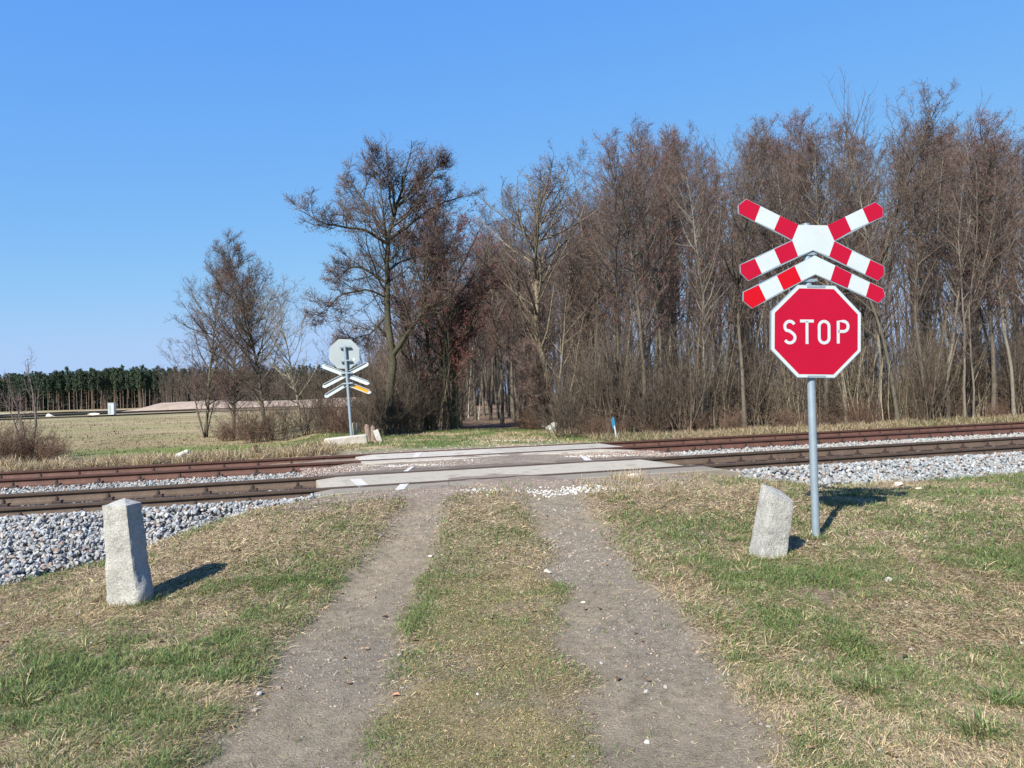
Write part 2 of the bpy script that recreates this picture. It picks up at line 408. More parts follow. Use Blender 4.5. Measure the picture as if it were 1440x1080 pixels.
def field(s0, s1, t0, t1, dens, r0, r1, name, label, sub, seed, base=(.275, .28, .28), brown=.1, lay=.03, rag=.0, zf=None, flat_=1.0):
    r = np.random.default_rng(seed); n = int((s1-s0)*(t1-t0)*dens)
    S = r.uniform(s0, s1, n); T = r.uniform(t0, t1, n)
    if rag:
        e = (fbm(S, T, .5, seed)-.5)*2*rag
        k = (T > toe(S)+.1+e); S = S[k]; T = T[k]; n = len(S)
    Xp = S*U[0]+T*N[0]; Yp = S*U[1]+T*N[1]
    k = (np.abs(Xp) < Yp*.72+3.2)
    for rt in RT: k &= np.abs(T-rt) > .075
    S, T, Xp, Yp = S[k], T[k], Xp[k], Yp[k]; n = len(S)
    Z = (zf(T, S, Xp, Yp) if zf else np.where(T < 9.5, np.maximum(bedz(T, S), G(Xp, Yp)), bedz(T, S)))+r.uniform(-.025, lay, n)
    stones(name, np.stack([Xp, Yp, Z], 1), r.uniform(r0, r1, n), scol(r, n, base, brown), sub, label, seed, flat_)
field(-10.5, .50, 7.4, 9.95, 1050, .018, .037, 'ballast', 'grey crushed stone shoulder left of the crossing', 1, 11, rag=.18, lay=.035, brown=.08)
field(6.0, 19, 8.4, 9.95, 700, .020, .042, 'ballast', 'pale crushed stone shoulder right of the crossing behind the stop sign', 1, 12, base=(.265, .275, .278), rag=.30, brown=.07)
field(-11, .35, 10.0, 11.25, 300, .028, .045, 'ballast', 'crushed stone between the near rails left of the crossing', 0, 13, brown=.2, lay=.0)
field(6.3, 22, 10.0, 11.25, 300, .028, .045, 'ballast', 'crushed stone between the near rails right of the crossing', 0, 14, brown=.2, lay=.0)
field(-12, 1.3, 11.5, 13.7, 560, .022, .040, 'ballast', 'grey crushed stone between the two tracks left of the crossing', 0, 15, base=(.26,.265,.26), lay=.04)
field(6.3, 26, 11.5, 13.7, 500, .022, .040, 'ballast', 'pale crushed stone between the two tracks right of the crossing', 0, 16, base=(.275,.28,.27), lay=.04)
field(-9, 1.2, 13.95, 15.25, 200, .028, .045, 'ballast', 'brownish stone between the far rails left of the crossing', 0, 17, brown=.6, lay=.0)
field(7.0, 28, 13.95, 15.25, 200, .028, .045, 'ballast', 'brownish stone between the far rails right of the crossing', 0, 18, brown=.5, lay=.0)
gz = lambda T, S, a, b: G(a, b)
field(.1, 6.4, 8.45, 9.27, 1500, .007, .018, 'gravel', 'pinkish brown gravel in front of the crossing slabs', 0, 19, base=(.26, .215, .18), brown=.5, lay=.0, zf=gz)
field(.4, 6.8, 11.95, 13.2, 800, .010, .024, 'gravel', 'brown and pale gravel between the slabs of the crossing', 0, 20, base=(.28, .24, .21), brown=.4, lay=.0, zf=lambda T, S, a, b: T*0+.415)
field(1.0, 8.0, 15.55, 17.0, 160, .010, .028, 'gravel', 'gravel scattered behind the far slabs beside the grass', 0, 21, base=(.40, .36, .32), brown=.3, lay=.0, zf=gz)
def rubble(cx, cy, rx, ry, n, r0, r1, seed, name, label, base, br=.1, z=None):
    r = np.random.default_rng(seed); a = r.normal(size=(n, 2)); px_ = cx+a[:, 0]*rx; py_ = cy+a[:, 1]*ry
    zz = G(px_, py_) if z is None else px_*0+z
    stones(name, np.stack([px_, py_, zz+.003], 1), r.uniform(r0, r1, n), scol(r, n, base, br), 0, label, seed, .7)
p = ong(822, 688); rubble(p.x, p.y, .22, .10, 260, .008, .028, 31, 'rubble', 'white crushed rubble at the end of the right wheel rut', (.50,.50,.47), .0)
p = ong(765, 694); rubble(p.x, p.y, .17, .08, 130, .008, .022, 32, 'rubble', 'small white rubble patch between the two wheel ruts', (.48,.47,.45), .0)
p = ong(676, 690); rubble(p.x, p.y, .14, .08, 80, .008, .024, 33, 'rubble', 'few white chips before the middle of the crossing', (.46,.45,.43), .1)
p = at(560, 655, .42); rubble(p.x, p.y, .45, .12, 500, .006, .018, 34, 'rubble', 'white gravel dust between the tracks at the left of the crossing', (.52,.50,.46), .05, z=.415)
p = at(740, 644, .42); rubble(p.x, p.y, 1.2, .10, 900, .006, .020, 35, 'rubble', 'long band of white gravel between the two tracks', (.52,.50,.46), .05, z=.415)
p = ong(720, 620); rubble(p.x, p.y, .45, .22, 240, .010, .03, 36, 'rubble', 'pale stones scattered in the grass beyond the far track', (.55, .52, .48), .1)
# fine gravel along the ruts
r = np.random.default_rng(40); n = 9000
gx = r.uniform(-2.0, 2.0, n); gy = r.uniform(2.4, 8.6, n); w_ = rutw(gx, gy)
dg = .05+.9*smooth(.50, .64, fbm(gx, gy, .9, 91)+.22*gauss(gx, gy, -1.25, 6.9, .5, .7)+.28*gauss(gx, gy, .45, 7.7, .35, 1.0))
k = (r.random(n) < dg*(.35+.65*w_)) & (np.abs(gx) < 1.8); gx, gy = gx[k], gy[k]; n = len(gx)
sm = r.uniform(.004, .013, n)*(1+.7*smooth(6.0, 7.0, gy))
stones('gravel', np.stack([gx, gy, G(gx, gy)+.001], 1), sm, scol(r, n, (.22, .205, .185), .35), 0, 'small gravel strewn over the wheel ruts of the dirt road', 41, .75)
r = np.random.default_rng(45); n = 260
gx = r.uniform(-4, 5, n); gy = r.uniform(3, 9, n)
stones('gravel', np.stack([gx, gy, G(gx, gy)+.004], 1), r.uniform(.008, .022, n), scol(r, n, (.34, .32, .29), .4), 0, 'stray pebbles lying in the verge grass', 46, .8)

r = np.random.default_rng(48); n = 26000
gy = 2.3+5.2*r.random(n)**1.3; gx = r.uniform(-1.9, 1.9, n); w_ = rutw(gx, gy)
k = r.random(n) < .25+.75*w_; gx, gy = gx[k], gy[k]; n = len(gx)
stones('grit', np.stack([gx, gy, G(gx, gy)], 1), r.uniform(.0016, .0045, n)*(.6+gy*.12), scol(r, n, (.24, .20, .155), .3), 0, 'fine grit and crumbs of soil on the dirt road', 49, .8)

# ------------------------------------------------------------------ tracks
HEAD = [(-.0625, 0), (.0625, 0), (.0625, .010), (.018, .026), (.008, .040), (.008, .100), (.030, .112), (.0335, .118), (.0335, .143), (.026, .149), (-.026, .149), (-.0335, .143), (-.0335, .118), (-.030, .112), (-.008, .100), (-.008, .040), (-.018, .026), (-.0625, .010)]
def track(nm, t0, t1, tone, label, gap):
    root = empty(nm, (*xy(0, (t0+t1)/2), ZR-.149), label, 'railway track', 'two parallel railway tracks', rz=math.atan2(U[1], U[0]))
    # sleepers
    proto = None
    for k in range(-24, 48):
        ss = k*.6+.3
        if gap[0]-.1 < ss < gap[1]+.1: continue
        if proto is None:
            mb = MB(); mb.box((0, 0, 0), (.24, 2.5, .15), bev=.015, col=(.13, .10, .08)); mb.box((0, .75, .085), (.17, .34, .018), col=(.12, .06, .04)); mb.box((0, -.75, .085), (.17, .34, .018), col=(.12, .06, .04))
            proto = mb.build('sleeper', m_rust, root); proto.location = (ss, 0, -.095)
        else:
            c_ = proto.copy(); COL.objects.link(c_); c_.parent = root; c_.location = (ss, 0, -.095)
    fp = None
    for t_ in (t0, t1):
        mb = MB()
        n_ = len(HEAD); v = []; f = []; segs = list(np.arange(-60, 91, 3.0))
        for a in segs:
            v += [(a, p_[0], p_[1]) for p_ in HEAD]
        for j in range(len(segs)-1):
            f += [(j*n_+i_, j*n_+(i_+1) % n_, (j+1)*n_+(i_+1) % n_, (j+1)*n_+i_) for i_ in range(n_)]
        mb.v = v; mb.f = f
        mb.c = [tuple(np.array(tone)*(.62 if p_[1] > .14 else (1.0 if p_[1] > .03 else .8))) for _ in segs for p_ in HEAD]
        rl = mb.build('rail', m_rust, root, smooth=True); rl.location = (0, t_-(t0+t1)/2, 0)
        for k in range(-24, 48):
            ss = k*.6+.3
            if gap[0]-.1 < ss < gap[1]+.1: continue
            if fp is None:
                mb = MB(); dk = (.035, .024, .02)
                mb.box((0, 0, -.010), (.13, .24, .018), col=dk)
                for sd in (-1, 1):
                    mb.box((0, sd*.062, .020), (.075, .050, .022), col=dk, bev=.004)
                    mb.box((0, sd*.095, .008), (.09, .030, .035), col=dk, bev=.004)
                    mb.tube((0, sd*.066, .02), (0, sd*.066, .078), .012, n=8, col=dk)
                    mb.tube((0, sd*.066, .036), (0, sd*.066, .060), .021, n=6, col=dk)
                mb.v = [(v_[0]*1.25, v_[1], v_[2]*1.15) for v_ in mb.v]; fp = mb.build('rail_fastening', m_rust, rl); fp.location = (ss, 0, 0)
            else:
                c_ = fp.copy(); COL.objects.link(c_); c_.parent = rl; c_.location = (ss, 0, 0)
    return root
track('railway_track', RT[0], RT[1], (.092, .064, .047), 'nearer brown railway track crossing the dirt road', (.4, 6.3))
track('railway_track', RT[2], RT[3], (.098, .047, .035), 'farther reddish railway track in front of the wood', (1.3, 7.2))

# ------------------------------------------------------------------ crossing slabs
def slab(s0, s1, t0, t1, label, colr, ramp0=0, ramp1=0, z=ZR-.012, th=.14, skew=0):
    o = empty('crossing_slab', (*xy((s0+s1)/2, (t0+t1)/2), z), label, 'concrete slab', 'concrete slabs of the level crossing', rz=math.atan2(U[1], U[0]))
    l, w = (s1-s0)/2, (t1-t0)/2
    mb = MB(); rr = np.random.default_rng(int(s0*100+t0*7)+900)
    b = .012; ks = list(np.linspace(-l, l, 9)); v = []; f = []
    prof = [(-w, -th), (-w, -b), (-w+b, 0), (w-b, 0), (w, -b), (w, -th)]
    for k_, a in enumerate(ks):
        e = 0
        if ramp0 and k_ == 0: e = -ramp0
        if ramp1 and k_ == 8: e = -ramp1
        v += [(a+(skew*(p_[0]/w) if k_ in (0, 8) else 0), p_[0]+(rr.uniform(-.006, .006) if abs(p_[0]) == w else 0), p_[1]+(e if p_[1] > -th else 0)) for p_ in prof]
    n_ = 6
    for j in range(8): f += [(j*n_+i_, j*n_+(i_+1) % n_, (j+1)*n_+(i_+1) % n_, (j+1)*n_+i_) for i_ in range(n_)]
    f += [list(range(6)), list(range(48, 54))]
    mb.v = v; mb.f = f; mb.c = [colr]*len(v)
    pl = mb.build('slab_body', m_conc, o)
    return o
CG = (.335, .305, .25)
slab(.55, 3.06, 9.92, 11.25, 'left inner slab between the near rails with worn white marks', CG, ramp0=.03)
slab(3.075, 5.98, 9.92, 11.25, 'right inner slab between the near rails', (.35,.32,.265), ramp1=.06)
slab(.45, 2.2, 9.28, 9.765, 'left edge slab before the near rail under a white stripe', (.215,.19,.155), ramp0=.03)
slab(2.215, 3.5, 9.28, 9.765, 'middle edge slab before the near rail', (.23,.205,.168))
slab(3.515, 6.2, 9.28, 9.765, 'right edge slab before the near rail, sinking into gravel', (.20,.178,.145), ramp1=.07)
slab(.7, 3.0, 11.415, 11.92, 'left brown edge slab behind the near track', (.12,.102,.082), ramp0=.03)
slab(3.015, 6.3, 11.415, 11.92, 'right brown edge slab behind the near track', (.125,.105,.085), ramp1=.05)
slab(1.45, 6.7, 13.3, 13.765, 'long pale edge slab before the far track', (.36,.33,.28), ramp1=.05)
slab(1.5, 4.2, 13.92, 15.25, 'left pale inner slab between the far rails', (.40,.375,.33), ramp0=.03)
slab(4.215, 7.0, 13.92, 15.25, 'right grey inner slab between the far rails', (.34,.32,.28), ramp1=.06)
def mark(pts, nm='road_marking'):
    zz = ZR-.012+.004
    v = [at(a, b_, zz) for a, b_ in pts]
    o = mesh(nm, [tuple(q_) for q_ in v], ngons=[list(range(len(v)))], mat=m_paint); tag(o, kind='structure')
mark([(492, 674), (508, 673), (519, 683), (504, 685)])
mark([(563, 680), (576, 679), (568, 688), (555, 689)])
mark([(577, 656), (583, 656), (573, 663), (567, 663)])
mark([(815, 641), (822, 641), (833, 647), (822, 647.5)])
mark([(584, 636.5), (594, 635.5), (589, 643), (580, 644)])
# ------------------------------------------------------------------ signs
def lettering(strokes, w, y0, y1, conv, mb):
    """each stroke is a polyline in picture units turned into a flat band"""
    for pts in strokes:
        P = [Vector(conv(*p_)) for p_ in pts]; n_ = len(P); L = []; R = []
        for i_ in range(n_):
            a = P[max(i_-1, 0)]; b = P[min(i_+1, n_-1)]; d = (b-a); d.normalize(); nn = Vector((-d.y, d.x))
            if 0 < i_ < n_-1:
                d1 = (P[i_]-a).normalized(); cosh = max(.6, d1.dot(d)); nn = nn/cosh
            L.append(P[i_]+nn*w/2); R.append(P[i_]-nn*w/2)
        v = [(p_.x, y0, p_.y) for p_ in L]+[(p_.x, y0, p_.y) for p_ in R]+[(p_.x, y1, p_.y) for p_ in L]+[(p_.x, y1, p_.y) for p_ in R]
        f = []
        for i_ in range(n_-1):
            f += [(i_, i_+1, n_+i_+1, n_+i_), (2*n_+i_, 3*n_+i_, 3*n_+i_+1, 2*n_+i_+1), (i_, 2*n_+i_, 2*n_+i_+1, i_+1), (n_+i_, n_+i_+1, 3*n_+i_+1, 3*n_+i_)]
        f += [(0, n_, 3*n_, 2*n_), (n_-1, 3*n_-1, 4*n_-1, 2*n_-1)]
        mb.add(v, f)
def arc(cx, cy, rx, ry, a0, a1, n_=8):
    return [(cx+rx*math.cos(math.radians(a0+(a1-a0)*k/n_)), cy-ry*math.sin(math.radians(a0+(a1-a0)*k/n_))) for k in range(n_+1)]
def grow(poly, d):               # push an outline outwards
    c_ = Vector((sum(p_[0] for p_ in poly)/len(poly), sum(p_[1] for p_ in poly)/len(poly)))
    out = []
    for p_ in poly:
        v = Vector(p_)-c_; out.append(tuple(c_+v*(1+d/v.length)))
    return out

B0 = ong(1147.7, 757); u = B0.y/FP
YAW = math.radians(5.5)
sg = empty('crossing_sign', (B0.x, B0.y, g1(B0.x, B0.y)), 'red and white Saint Andrew cross above a red STOP octagon on a grey post', 'road sign', rz=YAW)
th = math.radians(1.6); ct, st = math.cos(th), math.sin(th)
def cv1(zx, zy):
    dx = 980+zx/4.5-1147.7; dy = 757-(260+zy/4.5)
    return ((dx*ct+dy*st)*u/.96, (-dx*st+dy*ct)*u)
ptop = cv1(712, 250)
mb = MB(); mb.tube((0, 0, -.4), (0, 0, ptop[1]), .0345, n=24); mb.tube((0, 0, ptop[1]), (0, 0, ptop[1]+.006), .037, n=24)
mb.build('post', m_galv, sg, smooth=True)
YF = -.052                       # plane of the sign faces in front of the post
def plate(pl, mat, name, parent, y0, y1, conv=cv1):
    m2 = MB(); m2.prism([conv(*p_) for p_ in pl], y0, y1); return m2.build(name, mat, parent)
cen = [(635, 262), (818, 262), (862, 360), (828, 457), (727, 420), (632, 460), (595, 360)]
arms = [([(520, 208), (635, 262), (595, 357), (482, 298)], [(398, 150), (520, 208), (482, 298), (362, 245)], [(310, 108), (398, 150), (362, 245), (265, 198), (262, 148)]),
        ([(818, 262), (930, 205), (970, 293), (862, 357)], [(930, 205), (1042, 150), (1082, 240), (970, 293)], [(1042, 150), (1125, 108), (1172, 145), (1172, 197), (1082, 240)]),
        ([(595, 363), (632, 460), (522, 512), (482, 420)], [(482, 420), (522, 512), (405, 572), (362, 480)], [(362, 480), (405, 572), (322, 618), (275, 572), (272, 520)]),
        ([(864, 363), (975, 420), (938, 512), (828, 457)], [(975, 420), (1090, 475), (1055, 567), (938, 512)], [(1090, 475), (1175, 515), (1178, 568), (1137, 608), (1055, 567)])]
outX = [(635, 262), (818, 262), (1125, 106), (1174, 143), (1174, 199), (868, 360), (1177, 513), (1181, 569), (1138, 611), (727, 423), (321, 621), (272, 573), (269, 518), (590, 360), (262, 200), (259, 148), (309, 105)]
cr_ = plate(outX, m_galv, 'cross_panel', sg, YF, YF+.018)
def stripe(q_, mat, name, parent):
    return plate(q_, mat, name, parent, YF-.002, YF-.0002)
def faces(parts, cenp, parent, red):
    stripe(cenp, m_white, 'white_centre', parent)
    for a, b_, c_ in parts:
        stripe(a, red, 'red_stripe', parent); stripe(b_, m_white, 'white_stripe', parent); stripe(c_, red, 'red_stripe', parent)
faces(arms, cen, cr_, m_red)
chc = [(737, 455), (866, 515), (835, 610), (740, 572), (652, 615), (610, 522)]
chl = ([(610, 522), (652, 615), (540, 675), (498, 585)], [(498, 585), (540, 675), (430, 738), (385, 645)], [(385, 645), (430, 738), (345, 790), (290, 745), (292, 690)])
chr_ = ([(866, 515), (972, 567), (945, 657), (835, 610)], [(972, 567), (1086, 620), (1060, 708), (945, 657)], [(1086, 620), (1170, 658), (1182, 705), (1140, 748), (1060, 708)])
outC = [(737, 452), (1172, 656), (1185, 705), (1141, 751), (740, 575), (344, 793), (287, 746), (289, 688)]
ch = plate(outC, m_galv, 'chevron_panel', sg, YF, YF+.018)
faces([chr_], chc, ch, m_red)
stripe(chl[1], m_white, 'white_stripe', ch)
for q_ in (chl[0], chl[2]): stripe(q_, m_red2, 'red_stripe', ch)['label'] = 'brighter red stripe of the lower left arm'
# octagon
def octo(cx, cy, w, h, rot=.6):
    k = .4142; c_, s_ = math.cos(math.radians(rot)), math.sin(math.radians(rot)); out = []
    for a, b_ in [(-k, -1), (k, -1), (1, -k), (1, k), (k, 1), (-k, 1), (-1, k), (-1, -k)]:
        X_, Y_ = a*w/2, b_*h/2; out.append((cx+X_*c_-Y_*s_, cy+X_*s_+Y_*c_))
    return out
ocx, ocy = 743, 933
YS = YF-.004
op = plate(octo(ocx, ocy, 568, 584), m_galv, 'stop_panel', sg, YS, YS+.028)
plate(octo(ocx, ocy, 561, 577), m_white, 'white_border', op, YS-.002, YS-.0002)
plate(octo(ocx, ocy, 523, 538), m_red, 'red_face', op, YS-.004, YS-.0022)
mb = MB(); lw = 18.5/4.5*u
S_ = arc(573, 903, 31, 33, 35, 180, 8)+arc(573, 903, 31, 33, 205, 250, 3)+[(590, 948)]+arc(574, 972, 33, 32, 50, -145, 9)
S_ = arc(575, 903, 31, 33, 25, 225, 9)+[(575, 932)]+arc(575, 973, 33, 33, 55, -150, 9)
lettering([S_, [(640, 868), (726, 868)], [(683, 868), (683, 1012)],
           [(760, 938)]+arc(791, 901, 31, 32, 180, 0, 10)+arc(791, 973, 31, 32, 0, -180, 10)+[(760, 936)],
           [(880, 1008), (880, 868), (914, 868)]+arc(914, 900, 29, 32, 85, -90, 8)+[(880, 932)]], lw, YS-.0056, YS-.0042, cv1, mb)
mb.build('stop_lettering', m_white, op)
for zy in (652, 1217):           # the two small grey rating plates on the border
    mb = MB(); a = cv1(ocx-57, zy); b_ = cv1(ocx+57, zy)
    mb.prism([(a[0], a[1]-.010), (b_[0], b_[1]-.010), (b_[0], b_[1]+.010), (a[0], a[1]+.010)], YS-.0045, YS-.0022)
    for e in (.02, .98):
        cxx = a[0]*(1-e)+b_[0]*e; mb.tube((cxx, YS-.007, a[1]), (cxx, YS-.0045, a[1]), .005, n=8)
    mb.build('label_plate', m_galv, op)
for zx, zy in ((712, 272), (722, 440), (722, 560), (722, 610), (722, 700), (722, 1150)):   # clamps
    c_ = cv1(zx, zy)
    mb = MB(); mb.tube((0, 0, c_[1]-.014), (0, 0, c_[1]+.014), .041, n=20)
    mb.box((0, -.036, c_[1]), (.15, .012, .03), bev=.003)
    for sx in (-.055, .055): mb.tube((sx, -.048, c_[1]), (sx, .03, c_[1]), .007, n=8)
    mb.box((0, .036, c_[1]), (.13, .010, .028), bev=.003)
    mb.build('clamp', m_galv, sg)

# the sign seen from behind, across the tracks
B1 = ong(494.8, 617); B1 = atd(494.8, 617, 20.4); u1 = B1.y/FP
bs = empty('crossing_sign', (B1.x, B1.y, g1(B1.x, B1.y)), 'leaning crossing sign seen from behind, grey octagon above a cross, across the tracks', 'road sign')
bs.rotation_euler = (0, math.radians(-2.9), 0)
t2 = math.radians(4.5); c2, s2 = math.cos(t2), math.sin(t2)
def cv2(zx, zy):
    dx = 420+zx/5.145-494.8; dy = 617-(440+zy/5.145)
    return ((dx*c2+dy*s2)*u1, (-dx*s2+dy*c2)*u1)
mb = MB(); mb.tube((0, 0, -.3), (0, 0, cv2(316, 226)[1]), .040, n=16); mb.build('post', m_galv, bs, smooth=True)
o8 = octo(324, 284, 219, 214, 2)
op = plate(o8, m_back, 'stop_panel', bs, .06, .075, cv2)
plate(octo(324, 284, 212, 207, 2), m_white, 'front_border', op, .0752, .078, cv2)
plate(octo(324, 284, 194, 190, 2), m_red, 'front_face', op, .0782, .080, cv2)
plate([(387, 312), (404, 314), (402, 334), (385, 332)], m_white, 'sticker', op, .0565, .0598, cv2)
def bar(a, b_, w, name, parent):
    A = Vector(cv2(*a)); B_ = Vector(cv2(*b_)); d = (B_-A); l = d.length; d.normalize(); n_ = Vector((-d.y, d.x))
    if n_.y < 0: n_ = -n_
    m2 = MB(); h = w/2*u1/5.145; cfr = h*.8
    pl = [A+d*cfr+n_*h, A+n_*h*.2, A+d*0-n_*h*.2, A+d*cfr-n_*h, B_-d*cfr-n_*h, B_-n_*h*.2, B_+n_*h*.2, B_-d*cfr+n_*h]
    m2.prism([tuple(p_) for p_ in pl], .05, .065)
    # folded rim on both long edges and the groove under the upper rim
    for sg_ in (1, -1):
        q_ = [A+d*cfr+n_*h*sg_, A+d*cfr+n_*(h-.012)*sg_, B_-d*cfr+n_*(h-.012)*sg_, B_-d*cfr+n_*h*sg_]
        m2.prism([tuple(p_) for p_ in q_], .018, .05)
    o_ = m2.build(name, m_whitep, parent)
    m3 = MB(); m3.prism([tuple(p_) for p_ in pl], .0652, .068); m3.build('front_face', m_white, o_)
    return o_
bar((162, 368), (508, 500), 33, 'cross_arm', bs)
bar((500, 352), (168, 524), 33, 'cross_arm', bs).location = (0, .002, 0)
bar((183, 596), (345, 500), 33, 'chevron_arm', bs)
ca = bar((345, 497), (520, 565), 33, 'chevron_arm', bs)
A = Vector(cv2(393, 516)); B_ = Vector(cv2(500, 558)); d = (B_-A).normalized(); n_ = Vector((-d.y, d.x))*.042
mb = MB(); mb.prism([tuple(A+n_), tuple(A-n_), tuple(B_-n_), tuple(B_+n_)], .0475, .0498); mb.build('orange_sticker', m_orange, ca)
for zx, zy in ((322, 234), (330, 334), (337, 425), (340, 500)):
    c_ = cv2(zx, zy); mb = MB(); mb.box((0, -.01, c_[1]), (.30, .06, .035), bev=.004, col=(1, 1, 1)); mb.build('clamp', m_galv, bs)

# ------------------------------------------------------------------ granite posts and small items
def granite(name, base, outline_b, outline_t, H, cap, lean, label, cat, seed, group=None, rz=0, n1=9, bulge=None, slant=(0, 0)):
    r_ = np.random.default_rng(seed); root = empty(name, base, label, cat, group, rz)
    nh = 40; ne = 10; nb = len(outline_b); V = []
    for i_ in range(nh+1):
        f = i_/nh; h = -.25+(H+.25)*f; k = max(h, 0)/H
        ring = []
        for j in range(nb):
            a0 = Vector(outline_b[j]).lerp(Vector(outline_t[j]), k); a1 = Vector(outline_b[(j+1) % nb]).lerp(Vector(outline_t[(j+1) % nb]), k)
            for e in range(ne):
                w = e/ne; p_ = a0.lerp(a1, w)
                cedge = max(0, 1-min(w, 1-w)*ne)
                p_ = p_*(1-.05*cedge)
                ring.append((p_.x+lean[0]*k*H, p_.y+lean[1]*k*H, h))
        V += ring
    V = np.array(V); m_ = nb*ne
    a = V[:, 0]*3+V[:, 1]*2; b_ = V[:, 2]
    dn = (fbm(V[:, 0]+V[:, 1]*1.3, V[:, 2], .05, seed, 4)-.5)*.020+(fbm(V[:, 0]-V[:, 1]*.7, V[:, 2], .22, seed+3, 2)-.5)*.014
    kk = np.clip(V[:, 2]/H, 0, 1)**3; V[:, 2] += kk*(slant[0]*(V[:, 0]-lean[0]*H)+slant[1]*(V[:, 1]-lean[1]*H))
    cxy = V[:, :2]-np.stack([V[:, 2].clip(0)*lean[0], V[:, 2].clip(0)*lean[1]], 1)
    rr = np.linalg.norm(cxy, axis=1)[:, None]; V[:, :2] += cxy/rr*dn[:, None]
    if bulge is not None:
        bx, by, bz, br, ba = bulge
        g_ = np.exp(-(((V[:, 0]-bx)/br)**2+((V[:, 1]-by)/br)**2+((V[:, 2]-bz)/(br*1.2))**2)); V[:, :2] += cxy/rr*(g_*ba)[:, None]
    Q = []
    for i_ in range(nh):
        for j in range(m_): Q.append((i_*m_+j, i_*m_+(j+1) % m_, (i_+1)*m_+(j+1) % m_, (i_+1)*m_+j))
    top = V[-m_:].copy(); b0 = len(V); Vs = [V]
    apex = np.array(cap); lv = 8; prev = nh*m_
    for q_ in range(1, lv):
        w = q_/lv; rg = top*(1-w)+(apex+np.array([lean[0]*H, lean[1]*H, H]))*w
        rg[:, 2] += (fbm(rg[:, 0], rg[:, 1], .05, seed+9)-.5)*.014
        Vs.append(rg); cur = b0+(q_-1)*m_
        for j in range(m_): Q.append((prev+j, prev+(j+1) % m_, cur+(j+1) % m_, cur+j))
        prev = cur
    V = np.concatenate(Vs+[(apex+np.array([lean[0]*H, lean[1]*H, H]))[None]]); last = len(V)-1
    T_ = [(prev+j, prev+(j+1) % m_, last) for j in range(m_)]
    o_ = mesh('stone_shaft', V, tris=T_, quads=Q, mat=m_granite, parent=root, flat=False)
    o_.data.set_sharp_from_angle(angle=math.radians(38)); return root
PL = ong(180, 852); k = PL.y/FP
sq = lambda w, d: [(-w/2, -d/2), (w/2, -d/2), (w/2, d/2), (-w/2, d/2)]
granite('stone_post', (PL.x-.03, PL.y+.10, g1(PL.x, PL.y)), sq(.268, .22), sq(.215, .20), .775, (.0, .03, .045), (-.085, .02), 'tall granite post with a pyramid top, left of the road, throwing a long shadow', 'stone post', 3, 'granite posts beside the road', math.radians(-9), bulge=(.13, -.03, .10, .09, .055))
PR_ = ong(1084, 786)
granite('stone_post', (PR_.x, PR_.y+.10, g1(PR_.x, PR_.y)), sq(.25, .22), sq(.20, .19), .52, (.0, .0, .012), (.24, .02), 'short leaning granite post with a bright slanted top beside the stop sign', 'stone post', 8, 'granite posts beside the road', math.radians(14), slant=(-.42, .42))
def rock(name, px, py, size, label, cat='stone', seed=1, rot=(0, 0, 0), mat=None, colr=(.45, .44, .42), sink=.3, p=None):
    r_ = np.random.default_rng(seed); pr, F = rocks(2, 1, r_); v = pr[0]*np.array(size)/2*1.25
    p = p or ong(px, py)
    o_ = mesh(name, v, tris=F, mat=mat or m_stone, col=np.tile(colr, (len(v), 1)))
    o_.location = (p.x, p.y, g1(p.x, p.y)+size[2]*(.5-sink)); o_.rotation_euler = rot
    return tag(o_, label, cat)
def block(name, px, py, size, label, cat, rz=0, rot=None, colr=(.40, .38, .35), mat=None, seed=1, p=None, lift=.5):
    mb = MB(); mb.box((0, 0, 0), size, bev=min(size)*.12, col=colr); o_ = mb.build(name, mat or m_conc)
    r_ = np.random.default_rng(seed)
    p = p or ong(px, py); o_.location = (p.x, p.y, g1(p.x, p.y)+size[2]*lift); o_.rotation_euler = rot or (0, 0, rz)
    return tag(o_, label, cat)
p = atd(487, 624, 18.6)
block('concrete_block', 0, 0, (1.02, .30, .24), 'long pale concrete block lying at the foot of the far sign', 'concrete block', p=p, rot=(0, math.radians(-4), math.radians(12)), colr=(.40,.37,.33), lift=.35)
block('concrete_stub', 0, 0, (.13, .13, .50), 'small pale upright stub just right of the far sign post', 'stub', p=atd(499.5, 618, 20.6), colr=(.42, .36, .27), lift=.4)
for i_, (px, w, h, c_, lb) in enumerate(((518.5, .14, .40, (.17, .11, .09), 'dark brown leaning wooden stump right of the far sign'), (525, .12, .36, (.22, .20, .18), 'grey square wooden stump beside the brown leaning stump'))):
    p = atd(px, 621, 19.6); mb = MB(); mb.tube((0, 0, -.2), (0, 0, h), w/2*1.15, w/2, n=9, col=c_)
    mb.tube((0, 0, h), (.01, 0, h+.02), w/2*.9, w/2*.5, n=9, col=c_); o_ = mb.build('wooden_stump', m_wood)
    o_.location = (p.x, p.y, g1(p.x, p.y)); o_.rotation_euler = (0, math.radians(-5+i_*5), 0); tag(o_, lb, 'stump', 'wooden stumps by the far sign')
block('stone_slab', 0, 0, (.14, .07, .34), 'pale pointed slab leaning against the grey stump', 'stone slab', p=atd(531.5, 620, 19.5), rot=(0, math.radians(-18), 0), colr=(.40,.39,.36), lift=.38)
block('stone_slab', 0, 0, (.26, .12, .50), 'small pale upright stone in the grass before the central trees', 'stone', p=ong(768, 601), rot=(math.radians(-8), math.radians(14), 0), colr=(.42, .39, .36), lift=.42)
block('stone_slab', 0, 0, (.36, .25, .28), 'low grey-green stone lying right of the small upright stone', 'stone', p=ong(778, 607), rot=(math.radians(15), math.radians(-30), .3), colr=(.36, .37, .33), lift=.3)
block('stone_slab', 0, 0, (.30, .22, .16), 'white stone lying alone at the meadow edge on the left', 'stone', p=atd(257, 640, 17.5), rot=(.2, math.radians(-22), .3), colr=(.46,.44,.40), lift=.7)
